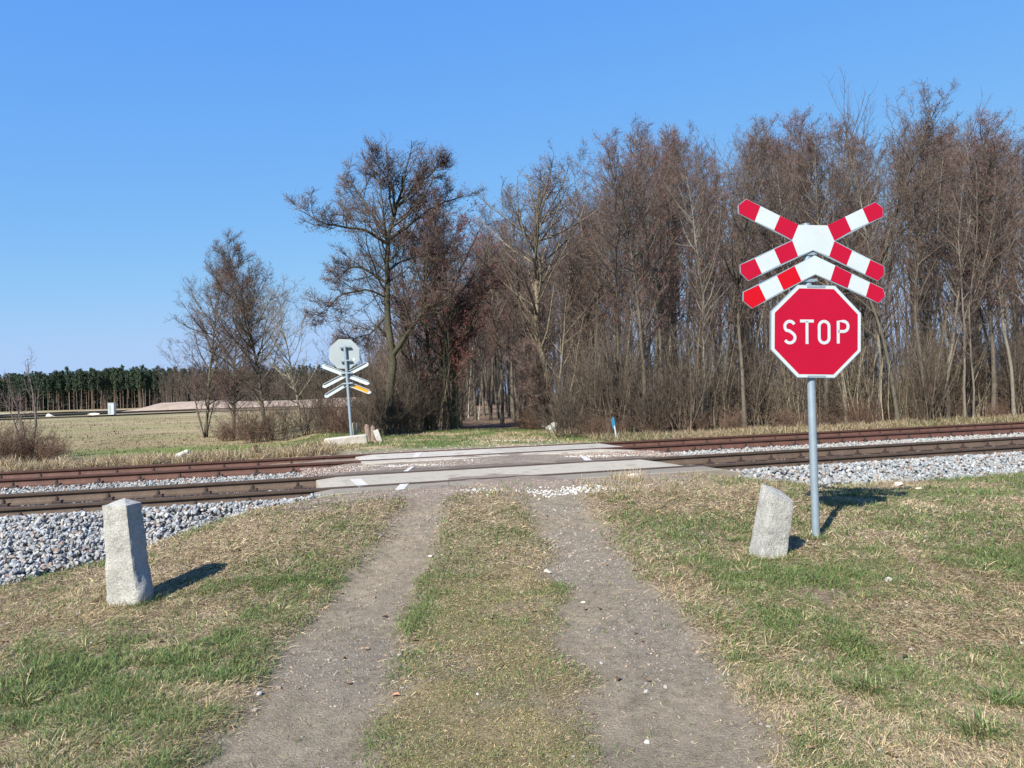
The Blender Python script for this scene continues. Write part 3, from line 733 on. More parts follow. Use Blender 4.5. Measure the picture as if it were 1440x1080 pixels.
p = at(888, 668, .44); rock('stone', 0, 0, (.17, .12, .09), 'white stone lying among dead weeds before the near rail', seed=5, p=p, colr=(.46,.44,.40))
# blue marker stake
p = atd(867, 608, 18.9)
bm_ = empty('marker_stake', (p.x, p.y, g1(p.x, p.y)), 'white stake with a blue plate standing before the wood edge', 'marker stake'); bm_.rotation_euler = (0, math.radians(-8), 0)
mb = MB(); mb.box((0, 0, .18), (.036, .025, .62), bev=.006); mb.build('stake', m_whitep, bm_)
mb = MB(); mb.box((-.02, .025, .40), (.055, .015, .26), bev=.004); mb.build('blue_plate', m_blue, bm_)
mb = MB(); mb.box((0, -.018, .46), (.045, .006, .20), bev=.002); mb.build('blue_band', m_blue, bm_)
p = atd(360, 647, 15.9); mb = MB(); mb.tube((0, 0, -.3), (0, 0, .24), .045, n=8, col=(.10, .06, .04)); mb.tube((0, 0, .24), (0, 0, .26), .03, n=8, col=(.10, .06, .04)); o_ = mb.build('iron_stub', m_rust)
o_.location = (p.x, p.y, g1(p.x, p.y)); tag(o_, 'short rusty stub standing just behind the far left rail', 'stub')
for px, py, sz, lb, sd in ((1265, 683, .13, 'round grey-brown stone at the foot of the right ballast', 21), (1292, 689, .09, 'smaller stone right of the round grey-brown one', 22), (606, 784, .06, 'pale flat stone at the edge of the left rut', 23), (770, 806, .07, 'flat pale stone in the middle of the road', 24), (784, 771, .05, 'dark chip of stone at the start of the right rut', 25), (820, 848, .035, 'tiny pale stone in the right wheel rut', 26), (1248, 818, .08, 'white crumpled lump in the grass right of the post', 27)):
    rock('stone', px, py, (sz, sz*.8, sz*.6), lb, seed=sd, colr=(.20, .19, .18) if sd == 25 else ((.42, .40, .36) if sd in (27,) else (.42, .37, .33)), sink=.2)
p = ong(556, 980)
lf = mesh('dead_leaf', [(-.022, 0, .004), (-.008, -.013, .012), (.012, -.013, .014), (.026, 0, .006), (.012, .013, .016), (-.008, .013, .012), (0, 0, .004)], tris=[(0, 1, 6), (1, 2, 6), (2, 3, 6), (3, 4, 6), (4, 5, 6), (5, 0, 6)], mat=m_twig, col=np.tile((.40, .20, .13), (7, 1)))
lf.location = (p.x, p.y, g1(p.x, p.y)+.004); tag(lf, 'single reddish dead leaf lying by the left rut', 'leaf')

# ------------------------------------------------------------------ grass
def blades(name, label, x, y, z, L, w, inc, az, bend, col, kind='stuff', parent=None, jitter=.12, mat=None, tw=None, seed=5):
    n = len(x); r = np.random.default_rng(seed)
    d = np.stack([np.cos(az)*np.cos(inc), np.sin(az)*np.cos(inc), np.sin(inc)], 1)
    i2 = inc-bend; d2 = np.stack([np.cos(az)*np.cos(i2), np.sin(az)*np.cos(i2), np.sin(i2)], 1)
    i3 = i2-bend*.8; d3 = np.stack([np.cos(az)*np.cos(i3), np.sin(az)*np.cos(i3), np.sin(i3)], 1)
    b = az+np.pi/2+r.normal(0, .5, n); sd = np.stack([np.cos(b), np.sin(b), r.normal(0, .3, n)], 1)*(w/2)[:, None]
    P0 = np.stack([x, y, z-.004], 1); P1 = P0+d*(L*.38)[:, None]; P2 = P1+d2*(L*.34)[:, None]; P3 = P2+d3*(L*.28)[:, None]
    gz_ = z[:, None]
    for P in (P2, P3): P[:, 2] = np.maximum(P[:, 2], z+.003)
    V = np.stack([P0-sd, P0+sd, P1-sd*.9, P1+sd*.9, P2-sd*.6, P2+sd*.6, P3], 1).reshape(-1, 3)
    k = (np.arange(n)*7)[:, None]
    Q = np.concatenate([k+np.array([[0, 1, 3, 2]]), k+np.array([[2, 3, 5, 4]])]); T = k+np.array([[4, 5, 6]])
    C = np.repeat(col, 7, 0)
    o = mesh(name, V, tris=T, quads=Q, mat=mat or m_grass, col=C, parent=parent)
    if kind: tag(o, label, 'grass', kind=kind)
    return o
def gcols(r, n, green, deadness=.5):
    """green: 0..1 chance of a living blade"""
    isg = r.random(n) < green
    g = GREEN*r.uniform(.6, 1.7, (n, 1))*(1+(r.random((n, 1))-.5)*np.array((.7, 0, .3)))
    s_ = STRAW*r.uniform(.55, 1.35, (n, 1))*(1+(r.random((n, 1))-.5)*np.array((.1, 0, -.3)))
    dk = r.random(n) < .18; s_[dk] = np.array((.17, .11, .07))*r.uniform(.6, 1.3, (dk.sum(), 1))
    return np.where(isg[:, None], g, s_), isg
def sample(r, n, ymin, ymax, xw=.72):
    # even on the ground inside the view wedge
    y = np.sqrt(r.uniform(ymin**2, ymax**2, n)); x = r.uniform(-1, 1, n)*(y*xw+1.3); return x, y
def lawn_patch(n, y0, y1, seed, ls, ws, name, label):
    r = np.random.default_rng(seed); x, y = sample(r, n, y0, y1)
    t, s = ts(x, y); gr, cv, mid = cover(x, y)
    lim = toe(s)+.15+(fbm(s, s*0, .9, 3)-.5)*.5
    keep = (r.random(n) < np.clip(cv*1.05, 0.01, 1)) & (t < lim)
    tuft = fbm(x, y, .16, 141, 2)
    keep &= r.random(n) < smooth(.15, .50, tuft)*.8+.25
    x, y, gr, mid, tuft = x[keep], y[keep], gr[keep], mid[keep], tuft[keep]; n = len(x)
    col, isg = gcols(r, n, np.clip(gr*.95+.06+.25*(tuft-.5), 0, 1)*(1-.35*mid))
    mo = (r.random(n) < .45*mid*smooth(8, 6, y)); col[mo] = MOSS*1.7*r.uniform(.7, 1.4, (mo.sum(), 1)); 
    L = ls*r.uniform(.4, 1.3, n)*(.6+.9*tuft)*np.where(isg, 1, 1.15)*(1-.45*mid*smooth(8, 6, y))
    inc = np.where(isg, r.uniform(.5, 1.45, n), r.uniform(-.02, .75, n)**1.0)
    inc = np.where(mo, r.uniform(.1, 1.2, n), inc); L = np.where(mo, L*.6, L)
    az = r.uniform(0, 6.283, n)+0; swirl = fbm(x, y, 1.2, 151)*12
    az = np.where(isg, az, swirl+r.normal(0, .9, n))
    return blades(name, label, x, y, G(x, y), L, ws*r.uniform(.6, 1.35, n), inc, az, r.uniform(.15, .75, n), col, seed=seed)
lawn_patch(520000, 2.0, 4.2, 201, .046, .0028, 'grass', 'short green and straw-coloured grass in the foreground')
lawn_patch(430000, 4.2, 6.6, 202, .055, .0040, 'grass', 'short mixed grass around the granite posts')
lawn_patch(280000, 6.6, 12.5, 203, .065, .0062, 'grass', 'dry matted grass leading up to the ballast')
# loose litter: broken straw, crumbs and dead bits lying flat
r = np.random.default_rng(290); n = 330000; x, y = sample(r, n, 2.0, 9.0); t, s = ts(x, y); gr, cv, mid = cover(x, y)
k = (r.random(n) < .10+.9*np.clip(cv, 0, 1)) & (t < toe(s)+.1); x, y, mid = x[k], y[k], mid[k]; n = len(x)
col = np.where((r.random(n) < .45)[:, None], STRAW*r.uniform(.6, 1.3, (n, 1)), np.array((.12, .085, .055))*r.uniform(.4, 1.6, (n, 1)))
mo = r.random(n) < .35*mid; col[mo] = np.array((.13, .15, .05))*r.uniform(.5, 1.6, (mo.sum(), 1))
blades('litter', 'broken straw and dead bits lying between the grass blades', x, y, G(x, y)+.003, r.uniform(.008, .035, n), .0018+.0006*y, r.uniform(-.1, .5, n), r.uniform(0, 6.283, n), r.uniform(-.2, .5, n), col, seed=291)
# distinct tufts of longer grass
def tufts(seed, pts, name, label, Lm, nb, ws, green, spread=.06, kind='stuff', inc=(.6, 1.5), bend=(.2, .8)):
    r = np.random.default_rng(seed); X_ = []; Y_ = []; LL = []; A = []; GN = []
    for (x0, y0, f) in pts:
        m = int(nb*r.uniform(.6, 1.4)); a = r.uniform(0, 6.283, m); q_ = np.abs(r.normal(0, spread*f, m))
        X_.append(x0+np.cos(a)*q_); Y_.append(y0+np.sin(a)*q_); LL.append(Lm*f*r.uniform(.4, 1.2, m)); A.append(a+r.normal(0, .5, m)); GN.append(np.full(m, green if np.isscalar(green) else r.choice(green)))
    x = np.concatenate(X_); y = np.concatenate(Y_); L = np.concatenate(LL); az = np.concatenate(A); gn = np.concatenate(GN); n = len(x)
    col, isg = gcols(r, n, gn)
    return blades(name, label, x, y, G(x, y), L, ws*r.uniform(.6, 1.3, n), r.uniform(*inc, n), az, r.uniform(*bend, n), col, seed=seed, kind=kind)
r = np.random.default_rng(300); x, y = sample(r, 900, 2.2, 8.5); gr, cv, mid = cover(x, y)
k = (r.random(900) < cv*(.15+.6*gr)) & (np.abs(x+.17) > .8); pts = [(a, b_, f) for a, b_, f in zip(x[k], y[k], r.uniform(.6, 1.2, k.sum()))]
tufts(301, pts, 'grass_tufts', 'taller grass tufts spread through the verge', .075, 45, .0042, (.9, .85, .5, .15), .05)
x, y = sample(r, 420, 2.3, 8.5); gr, cv, mid = cover(x, y)
k = (r.random(420) < cv*(1-gr)) & (np.abs(x+.17) > .8); pts = [(a, b_, f) for a, b_, f in zip(x[k], y[k], r.uniform(.7, 1.3, k.sum()))]
tufts(302, pts, 'straw_tufts', 'combed-over pale straw tufts in the verge', .11, 60, .0038, .04, .07, inc=(.15, 1.0), bend=(.2, .6))
def spot(px, py, f=1): p_ = ong(px, py); return (p_.x, p_.y, f)
for px, py, f, lb in ((1190, 905, .9, 'dark green grass tuft amid the straw right of the road'), (1215, 965, 1.1, 'large grass tuft lower right of the road'), (1415, 985, 1.3, 'long green grass clump at the right picture edge'), (1380, 1030, 1.2, 'grey-green grass clump in the bottom right corner'), (30, 985, 1.1, 'bright green grass clump at the left picture edge'), (874, 702, .9, 'green grass tuft near the right end of the rubble'), (50, 950, 1.0, 'long-bladed grass tuft at the lower left')):
    o_ = tufts(int(px), [spot(px, py, f), spot(px+12, py+6, f*.7), spot(px-14, py+4, f*.6)], 'grass_tuft', lb, .115, 120, .0048, .88, .06, kind=None, inc=(.4, 1.45), bend=(.2, .8)); tag(o_, lb, 'grass tuft')

# grass growing up against the posts and the sign pole
r = np.random.default_rng(330); pts = []
for cx_, cy_, rr_ in ((PL.x-.03, PL.y+.10, .17), (PR_.x, PR_.y+.10, .17), (B0.x, B0.y, .07)):
    for a in r.uniform(0, 6.283, 26): pts.append((cx_+math.cos(a)*rr_*r.uniform(.9, 1.35), cy_+math.sin(a)*rr_*r.uniform(.9, 1.3), r.uniform(.5, 1.1)))
tufts(331, pts, 'grass_tufts', 'grass growing up against the foot of the posts', .10, 26, .0042, (.8, .5, .2, .9), .035)

r = np.random.default_rng(340); n = 170; x, y = sample(r, n, 2.2, 8.5); a = r.uniform(0, 6.283, n)
sz = r.uniform(.012, .028, n); ca, sa = np.cos(a)*sz, np.sin(a)*sz; z = G(x, y)+.010
pv = []
for u_, v_, h_ in ((-1, 0, .1), (-.3, -.55, .5), (.5, -.45, .6), (1.1, 0, .2), (.5, .45, .7), (-.3, .55, .5), (0, 0, .05)):
    pv.append(np.stack([x+u_*ca-v_*sa, y+u_*sa+v_*ca, z+h_*sz*r.uniform(.2, 1, n)], 1))
V = np.stack(pv, 1).reshape(-1, 3); k = (np.arange(n)*7)[:, None]
T_ = np.concatenate([k+np.array([t_]) for t_ in ((0, 1, 6), (1, 2, 6), (2, 3, 6), (3, 4, 6), (4, 5, 6), (5, 0, 6))])
o_ = mesh('leaf_litter', V, tris=T_, mat=m_twig, col=np.repeat(np.array((.17, .115, .07))*r.uniform(.4, 1.3, (n, 1)), 7, 0)); tag(o_, 'small brown dead leaves scattered over the verges', 'leaves', kind='stuff')
# dead weeds and verge grass along the tracks
def verge(seed, n, s0, s1, t0, t1, name, label, L, w, green, inc=(.5, 1.5), clump=.35, cut=(.35, .6), bend=(.1, .7), tone=1.0):
    r = np.random.default_rng(seed); s = r.uniform(s0, s1, n); t = r.uniform(t0, t1, n)
    x, y = xy(s, t); cl = fbm(x, y, clump, seed, 3)
    k = (r.random(n) < smooth(cut[0], cut[1], cl)+.08) & (np.abs(x) < y*.72+3.2); x, y, cl = x[k], y[k], cl[k]; n = len(x)
    gr = np.maximum(smooth(.42, .62, fbm(x, y, 1.6, seed+3))*green, .9*np.clip(1.5*gauss(x, y, -10.3, 23.2, 3.8, 1.7), 0, 1))
    col, isg = gcols(r, n, gr); col = col*tone
    return blades(name, label, x, y, G(x, y), L*r.uniform(.4, 1.25, n)*(.5+cl), w*r.uniform(.6, 1.3, n), r.uniform(*inc, n), r.uniform(0, 6.283, n), r.uniform(*bend, n), col, seed=seed)
verge(401, 60000, -12, 1.3, 16.1, 17.9, 'dry_verge_grass', 'tall dry straw-coloured grass behind the far left rails', .24, .009, .15, tone=.82)
verge(402, 22000, -12, 2, 17.6, 21, 'verge_grass', 'mixed grass between the dry verge and the meadow', .11, .011, .6)
verge(403, 60000, 7.5, 34, 16.2, 18.3, 'dry_verge_grass', 'dry pale grass fringe between the far right rails and the wood', .19, .010, .25, tone=.72)
verge(404, 60000, .2, 9.5, 16.6, 25, 'lawn_grass', 'green and straw grass on the track beyond the crossing', .07, .010, 1.3, cut=(.3, .5), tone=.88)
verge(405, 260, 4.15, 4.6, 8.95, 9.3, 'dead_weed', 'reddish dead weed stalks before the near rail', .15, .004, 0, inc=(.9, 1.5), cut=(.2, .3), bend=(0, .2), clump=.2)
verge(406, 14000, 12.0, 15.5, 8.3, 9.6, 'dead_weed', 'brown dead weeds on the ballast at the right picture edge', .20, .006, .0, inc=(.6, 1.5), cut=(.35, .6), bend=(0, .3), clump=.6, tone=.7)
verge(407, 9000, 3.5, 8.5, 7.9, 9.1, 'dead_weed', 'thin brown weeds growing through the gravel right of the road', .10, .004, .25, cut=(.45, .62), clump=.3, tone=.8)
verge(408, 40000, -20, 2, 20.5, 40, 'meadow_grass', 'low dry grass of the meadow', .075, .020, .28, cut=(.40, .7), tone=.52)
verge(409, 35000, -70, 5, 38, 90, 'meadow_grass', 'rough dry grass of the far part of the meadow', .10, .05, .22, cut=(.45, .75), tone=.50, clump=1.5)

# ------------------------------------------------------------------ trees
def norm(v): return v/np.maximum(np.linalg.norm(v, axis=-1, keepdims=True), 1e-9)
def grow_paths(r, S, D, L, R0, K, up, wan, rend=.25, pw=.9, sag=0):
    n = len(S); P = np.zeros((n, K, 3)); P[:, 0] = S; d = norm(D); step = (L/(K-1))[:, None]
    for k in range(1, K):
        d = norm(d+np.array((0, 0, 1.0))*up/(K-1)*2+r.normal(0, wan, (n, 3)))
        P[:, k] = P[:, k-1]+d*step
    f = np.linspace(0, 1, K)[None, :]
    R = R0[:, None]*(1-(1-rend)*f**pw)
    return P, R
def kids(r, P, R, npp, u0, u1, ang, lf, rf, shape=None, angj=.25):
    """children of each path: start, direction, length, radius"""
    n, K, _ = P.shape; m = n*npp; idx = np.repeat(np.arange(n), npp)
    uu = u0+(u1-u0)*((np.tile(np.arange(npp), n)+r.random(m))/npp)
    q = uu*(K-1); i = np.minimum(q.astype(int), K-2); f = (q-i)[:, None]
    A = P[idx, i]; B = P[idx, i+1]; S = A*(1-f)+B*f; T = norm(B-A)
    rad = R[idx, i]*(1-f[:, 0])+R[idx, i+1]*f[:, 0]
    az = r.uniform(0, 6.283, m); v = np.stack([np.cos(az), np.sin(az), r.normal(0, .35, m)], 1)
    v = norm(v-T*(v*T).sum(1, keepdims=True))
    a = ang+r.normal(0, angj, m); D = T*np.cos(a)[:, None]+v*np.sin(a)[:, None]
    PL_ = np.linalg.norm(np.diff(P, axis=1), axis=2).sum(1)[idx]
    L = lf*PL_*(shape(uu) if shape else (1-.55*uu))*r.uniform(.6, 1.25, m)
    return S, D, L, np.minimum(rad*.75, rf*L)
def tubes(P, R, m):
    n, K, _ = P.shape; T = norm(P[:, -1]-P[:, 0]); ref = np.where(np.abs(T[:, 2:3]) < .9, np.array([[0, 0, 1.0]]), np.array([[1.0, 0, 0]]))
    A = norm(np.cross(T, ref)); B = np.cross(T, A); th_ = np.arange(m)*2*np.pi/m
    ring = A[:, None, :]*np.cos(th_)[None, :, None]+B[:, None, :]*np.sin(th_)[None, :, None]
    V = P[:, :, None, :]+ring[:, None]*R[:, :, None, None]
    b = (np.arange(n)*K*m)[:, None, None, None]; k = (np.arange(K-1)*m)[None, :, None, None]; j = np.arange(m)[None, None, :, None]; j2 = (j+1) % m
    Q = np.concatenate([b+k+j, b+k+j2, b+k+m+j2, b+k+m+j], 3).reshape(-1, 4)
    return V.reshape(-1, 3), Q, K*m
class TB:
    def __init__(s): s.V = []; s.Q = []; s.T = []; s.C = []; s.b = 0
    def add(s, P, R, m, col):
        V, Q, per = tubes(P, R, m); s.V.append(V); s.Q.append(Q+s.b); s.b += len(V)
        col = np.asarray(col); s.C.append(np.repeat(col, per, 0) if col.ndim == 2 else np.tile(col, (len(V), 1)))
    def tri(s, V, T, C): s.V.append(V); s.T.append(T+s.b); s.C.append(C); s.b += len(V)
    def build(s, name, mat, parent=None, flat=True):
        return mesh(name, np.concatenate(s.V), quads=np.concatenate(s.Q) if s.Q else None, tris=np.concatenate(s.T) if s.T else None, mat=mat, parent=parent, col=np.concatenate(s.C), flat=flat)
def buds(r, tb, P, n, size, colr, spread=.05):
    idx = r.integers(0, len(P), n); k = r.integers(1, P.shape[1], n)
    c = P[idx, k]+r.normal(0, spread, (n, 3)); sz = size*r.uniform(.5, 1.4, n)
    a = norm(r.normal(size=(n, 3))+np.array((0, 0, -.6))); b = norm(np.cross(a, r.normal(size=(n, 3)))); e = np.cross(a, b)
    V = np.stack([c+a*sz[:, None], c-a*sz[:, None], c+b*(sz*.38)[:, None], c-b*(sz*.2)[:, None]+e*(sz*.34)[:, None], c-b*(sz*.2)[:, None]-e*(sz*.34)[:, None]], 1).reshape(-1, 3)
    o5 = (np.arange(n)*5)[:, None]
    T = np.concatenate([o5+np.array([t_]) for t_ in ((0, 2, 3), (0, 3, 4), (0, 4, 2), (1, 3, 2), (1, 4, 3), (1, 2, 4))])
    tb.tri(V, T, np.repeat(np.array(colr)*r.uniform(.5, 1.5, (n, 1)), 5, 0))
BK = (.105, .091, .073); TW = (.098, .078, .068); BUD = (.125, .064, .053)
def tree(seed, H, r0, n1=30, n2=9, n3=7, u0=.25, a1=.75, l1=.30, lean=(0, 0), limbs=None, trunkpts=None, bark=BK, twig=TW, bud=BUD, nb=3500, bs=.022, up1=.30, stems=1, wob=.05, l2=.42, l3=.40, name='alder_tree', flatf=1.0, tr=.0050, moss=0, sh=None, upt=.18, l1a=None):
    r = np.random.default_rng(seed)
    root = bpy.data.objects.new(name, None); COL.objects.link(root)
    T0 = TB(); CR = TB()
    if trunkpts is not None:
        P = np.array([trunkpts], float); q = np.linspace(0, P.shape[1]-1, 16); P = np.stack([np.interp(q, np.arange(P.shape[1]), P[0, :, i_]) for i_ in range(3)], 1)[None]
        P[:, 1:-1] += r.normal(0, .02, (1, 14, 3)); R = (r0*(1-.80*np.linspace(0, 1, 16)**.9))[None]; R[0, 0] *= 1.35
    else:
        S = np.stack([r.normal(0, .12*(stems > 1), stems), r.normal(0, .12*(stems > 1), stems), np.full(stems, -.2)], 1)
        D = np.stack([np.full(stems, lean[0])+r.normal(0, .12*(stems > 1), stems), np.full(stems, lean[1])+r.normal(0, .12*(stems > 1), stems), np.ones(stems)], 1)
        LL = (H+.2)*np.where(np.arange(stems) == 0, 1, r.uniform(.65, .95, stems)); RR = r0*np.where(np.arange(stems) == 0, 1, r.uniform(.5, .85, stems))
        P, R = grow_paths(r, S, D, LL, RR, 16, .22, wob, .10, .85); R[:, 0] *= 1.4
    bc = np.array(bark)
    T0.add(P, R, 10, bc)
    allP = [(P, R)]
    if limbs:
        LP = []; LR = []
        for pts, rr in limbs:
            A = np.array(pts, float); q = np.linspace(0, len(A)-1, 12); A = np.stack([np.interp(q, np.arange(len(A)), A[:, i_]) for i_ in range(3)], 1)
            A[1:] += np.cumsum(r.normal(0, .012, (11, 3)), 0)
            LP.append(A); LR.append(rr*(1-.78*np.linspace(0, 1, 12)**.9))
        LP = np.array(LP); LR = np.array(LR); T0.add(LP, LR, 7, bc)
    shp = sh or (lambda v: .35+.9*np.sin(np.pi*np.clip((v-u0)/(1-u0)*.85+.15, 0, 1)))
    S, D, L, R1 = kids(r, P, R, max(1, n1//len(P)), u0, .985, a1, l1, .016, shp, .2)
    P1, R1 = grow_paths(r, S, D, L, R1, 8, up1, .09, .25)
    T0.add(P1, R1, 5, bc*1.0)
    src = [(P1, R1)]
    if limbs:
        S, D, L, Rl = kids(r, LP, LR, 15, .10, 1.0, .85, .50, .016)
        Pl, Rl = grow_paths(r, S, D, L, Rl, 8, .35, .10, .25); T0.add(Pl, Rl, 5, bc); src.append((Pl, Rl))
    for Pq, Rq in src:
        S, D, L, R2 = kids(r, Pq, Rq, n2, .12, 1.0, .85, l2, .013)
        P2, R2 = grow_paths(r, S, D, np.maximum(L, .2), np.maximum(R2, tr*1.2), 6, upt, .13, .4)
        CR.add(P2, R2, 3, np.array(twig)*r.uniform(.75, 1.25, (len(P2), 1)))
        S, D, L, R3 = kids(r, P2, R2, n3, .08, 1.0, .85, l3, .013)
        P3, R3 = grow_paths(r, S, D, np.maximum(L*1.4, .2), np.full(len(S), tr), 4, upt, .16, .5)
        CR.add(P3, R3, 3, np.array(twig)*r.uniform(.65, 1.35, (len(P3), 1)))
        if nb: buds(r, CR, P3, int(nb*len(P3)/max(1, sum(len(a_[0])*n2*n3 for a_ in src))), bs, bud)
    T0.build('trunk', m_bark, root, flat=False); CR.build('crown', m_twig, root)
    root['H'] = float(H) if limbs else float(np.percentile(np.concatenate(CR.V)[:, 2], 99.8))
    return root
def setloc(o, px, depth, top=None, label=None, cat='tree', group=None, rz=None, py=None, z=None):
    """stand a tree on the ground under a picture column, as tall as the picture shows"""
    x = ray(px, hor(px)).x*depth; zz = g1(x, depth) if z is None else z
    if top is not None:
        h = atd(px, top, depth).z-zz; s_ = h/o['H']; o.scale = (s_, s_, s_)
    o.location = (x, depth, zz)
    if rz is not None: o.rotation_euler = (0, 0, rz)
    return tag(o, label, cat, group)
def loc(px, py, base):           # picture point -> coordinates local to a tree at base, same depth
    p = atd(px, py, base[1]); return (p.x-base[0], p.y-base[1], p.z-base[2])

# big spreading tree beside the far sign
D0 = 22.5; x0 = ray(543, hor(543)).x*D0; b0 = (x0, D0, g1(x0, D0))
def L3(pts, dy): return [tuple(np.array(loc(px, py, b0))+np.array((0, dy*i_/(len(pts)-1), 0))) for i_, (px, py) in enumerate(pts)]
big = tree(501, 7.6, .135, n1=22, n2=9, n3=8, u0=.35, l1=.24, trunkpts=L3([(547, 622), (548, 560), (552, 510), (547, 470), (545, 420), (544, 380), (546, 345), (549, 320), (560, 285), (562, 275), (566, 248)], 0),
    limbs=[(L3([(548, 345), (520, 325), (490, 322), (468, 320), (446, 308)], -1.2), .055), (L3([(547, 340), (530, 315), (512, 290), (496, 262), (476, 242)], .8), .06),
           (L3([(546, 400), (525, 385), (495, 368), (475, 368), (458, 380)], 1.3), .05), (L3([(546, 420), (520, 408), (480, 418), (468, 436), (452, 448)], -.8), .042),
           (L3([(548, 335), (575, 310), (600, 285), (645, 262)], .9), .06), (L3([(556, 300), (555, 265), (543, 250), (532, 238)], -.8), .045),
           (L3([(552, 500), (575, 470), (592, 445), (610, 435), (640, 420)], -1.0), .085), (L3([(560, 290), (590, 262), (608, 250), (618, 240)], -.5), .045),
           (L3([(547, 440), (520, 470), (500, 475), (470, 485)], .5), .035), (L3([(592, 445), (600, 400), (605, 360), (620, 320)], -1.0), .045),
           (L3([(545, 380), (560, 365), (590, 350), (615, 345)], 1.2), .045)],
    bark=(.06, .056, .038), twig=(.09, .068, .058), nb=13000, bs=.022, l2=.48, l3=.5, wob=.03)
big.location = b0; tag(big, 'broad bare alder with long spreading limbs beside the far sign', 'tree')
# mossy second trunk of the group and the reddish dense crown right of it
big2 = tree(502, 8, .14, n1=60, n2=10, n3=9, u0=.22, a1=.95, l1=.34, bud=(.15, .062, .052), twig=(.10, .066, .057), nb=24000, bs=.032, stems=3, bark=(.08, .085, .05))
setloc(big2, 640, 25.5, 248, 'dense crowned alder with reddish catkins behind the broad spreading alder')
big3 = tree(503, 8, .13, n1=34, n2=9, n3=8, u0=.25, l1=.34, a1=.9, bud=(.14,.055,.045), nb=8000, stems=2, bark=(.07, .075, .045))
setloc(big3, 608, 25, 268, 'dark mossy twin-stemmed tree on the left side of the path opening')
D1 = 24.5; x1 = ray(775, hor(775)).x*D1; b1 = (x1, D1, g1(x1, D1)); b0_ = b0
def L4(pts, dy=0): return [tuple(np.array(loc(px, py, b1))+np.array((0, dy*i_/(len(pts)-1), 0))) for i_, (px, py) in enumerate(pts)]
ctr = tree(504, 8.2, .13, n1=44, n2=9, n3=8, u0=.35, a1=.9, l1=.30, trunkpts=L4([(776, 612), (774, 560), (770, 530), (757, 490), (754, 440), (756, 390), (752, 340), (754, 300), (758, 262)]),
    limbs=[(L4([(774, 590), (760, 545), (748, 520), (738, 500)], -.5), .04), (L4([(778, 600), (785, 540), (790, 500), (793, 440), (800, 380)], -.3), .045), (L4([(770, 600), (758, 570), (750, 540)], -.6), .035),
           (L4([(780, 600), (800, 560), (808, 520), (815, 470), (822, 430)], -.5), .035), (L4([(772, 603), (755, 560), (752, 500), (742, 440)], .7), .03)], bark=(.17,.145,.105), nb=9000, bs=.024)
ctr.location = b1; tag(ctr, 'crooked pale-barked tree with several stems standing right of the path opening', 'tree')

# left group of slim trees
la = tree(511, 8, .085, n1=58, n2=11, n3=8, u0=.14, a1=.95, l1=.28, nb=11000, bs=.024, lean=(.0, 0), bark=(.075, .065, .05), twig=(.085, .068, .06), bud=(.12, .066, .056))
setloc(la, 326, 29, 356, 'slim bare tree with a dark trunk at the meadow edge')
lb = tree(512, 8, .09, n1=60, n2=11, n3=8, u0=.16, a1=.95, l1=.23, nb=9000, bs=.022, lean=(-.02, 0), bark=(.11, .10, .075), twig=(.085, .068, .06), wob=.03, bud=(.12, .066, .056))
setloc(lb, 372, 28, 332, 'taller slim bare tree, second from the left, with a paler trunk')
lc = tree(513, 7, .06, n1=34, n2=8, n3=7, u0=.25, a1=.9, l1=.28, nb=1500, lean=(-.06, 0), bark=(.20, .19, .14), twig=(.16, .14, .12))
setloc(lc, 424, 26, 388, 'thin pale young tree left of the far sign')
ld = tree(514, 6, .05, n1=24, n2=7, n3=6, nb=900, stems=3, bark=(.14, .11, .09))
setloc(ld, 470, 27, 440, 'low twiggy multi-stemmed tree behind the far sign')
lf2 = dup(lb, (0, 0, 0)); lf2['H'] = lb['H']; setloc(lf2, 288, 31, 366, 'smallest and leftmost of the slim trees at the meadow edge', rz=2.2)
le = tree(515, 6, .05, n1=24, n2=7, n3=6, nb=900, stems=3, bark=(.12, .09, .08))
setloc(le, 292, 31, 462, 'small bushy tree at the left foot of the slim trees')
ll = tree(516, 4, .075, n1=24, n2=5, n3=3, u0=.3, a1=.6, l1=.22, nb=150, stems=4, bark=(.13, .11, .10), twig=(.16, .13, .12), up1=.8, tr=.004)
setloc(ll, 36, 20.5, 488, 'small bare sapling with upright stems at the far left beside the tracks')

# ---- the wood right of the path
pr = [tree(520, 11, .085, n1=46, n2=8, n3=6, u0=.34, a1=.66, l1=.165, nb=3600, bs=.026), tree(521, 11, .070, n1=46, n2=8, n3=6, u0=.28, a1=.65, l1=.155, nb=2600, bs=.026, bark=(.16, .145, .12)),
      tree(522, 11, .10, n1=46, n2=9, n3=6, u0=.30, a1=.8, l1=.20, nb=4600, bs=.028, bud=(.15, .062, .05)), tree(523, 11, .060, n1=40, n2=8, n3=5, u0=.38, a1=.62, l1=.15, nb=1800, stems=2, bark=(.17, .15, .12)),
      tree(524, 11, .085, n1=42, n2=8, n3=6, u0=.38, a1=.70, l1=.18, nb=2800, lean=(.05, .02), bark=(.10, .09, .07)), tree(525, 11, .055, n1=44, n2=7, n3=5, u0=.20, a1=.65, l1=.14, nb=1500, stems=2, bark=(.14, .12, .10)),
      tree(526, 11, .080, n1=44, n2=8, n3=6, u0=.42, a1=.68, l1=.17, nb=3400, bs=.026, bark=(.165, .15, .12), wob=.06)]
sk_x = [560, 640, 700, 760, 800, 830, 860, 900, 930, 960, 1000, 1040, 1110, 1150, 1200, 1260, 1340, 1400, 1500]
sk_y = [360, 340, 330, 300, 275, 245, 215, 175, 155, 180, 168, 165, 160, 160, 148, 152, 142, 160, 180]
r = np.random.default_rng(600); used = set(); spots = []
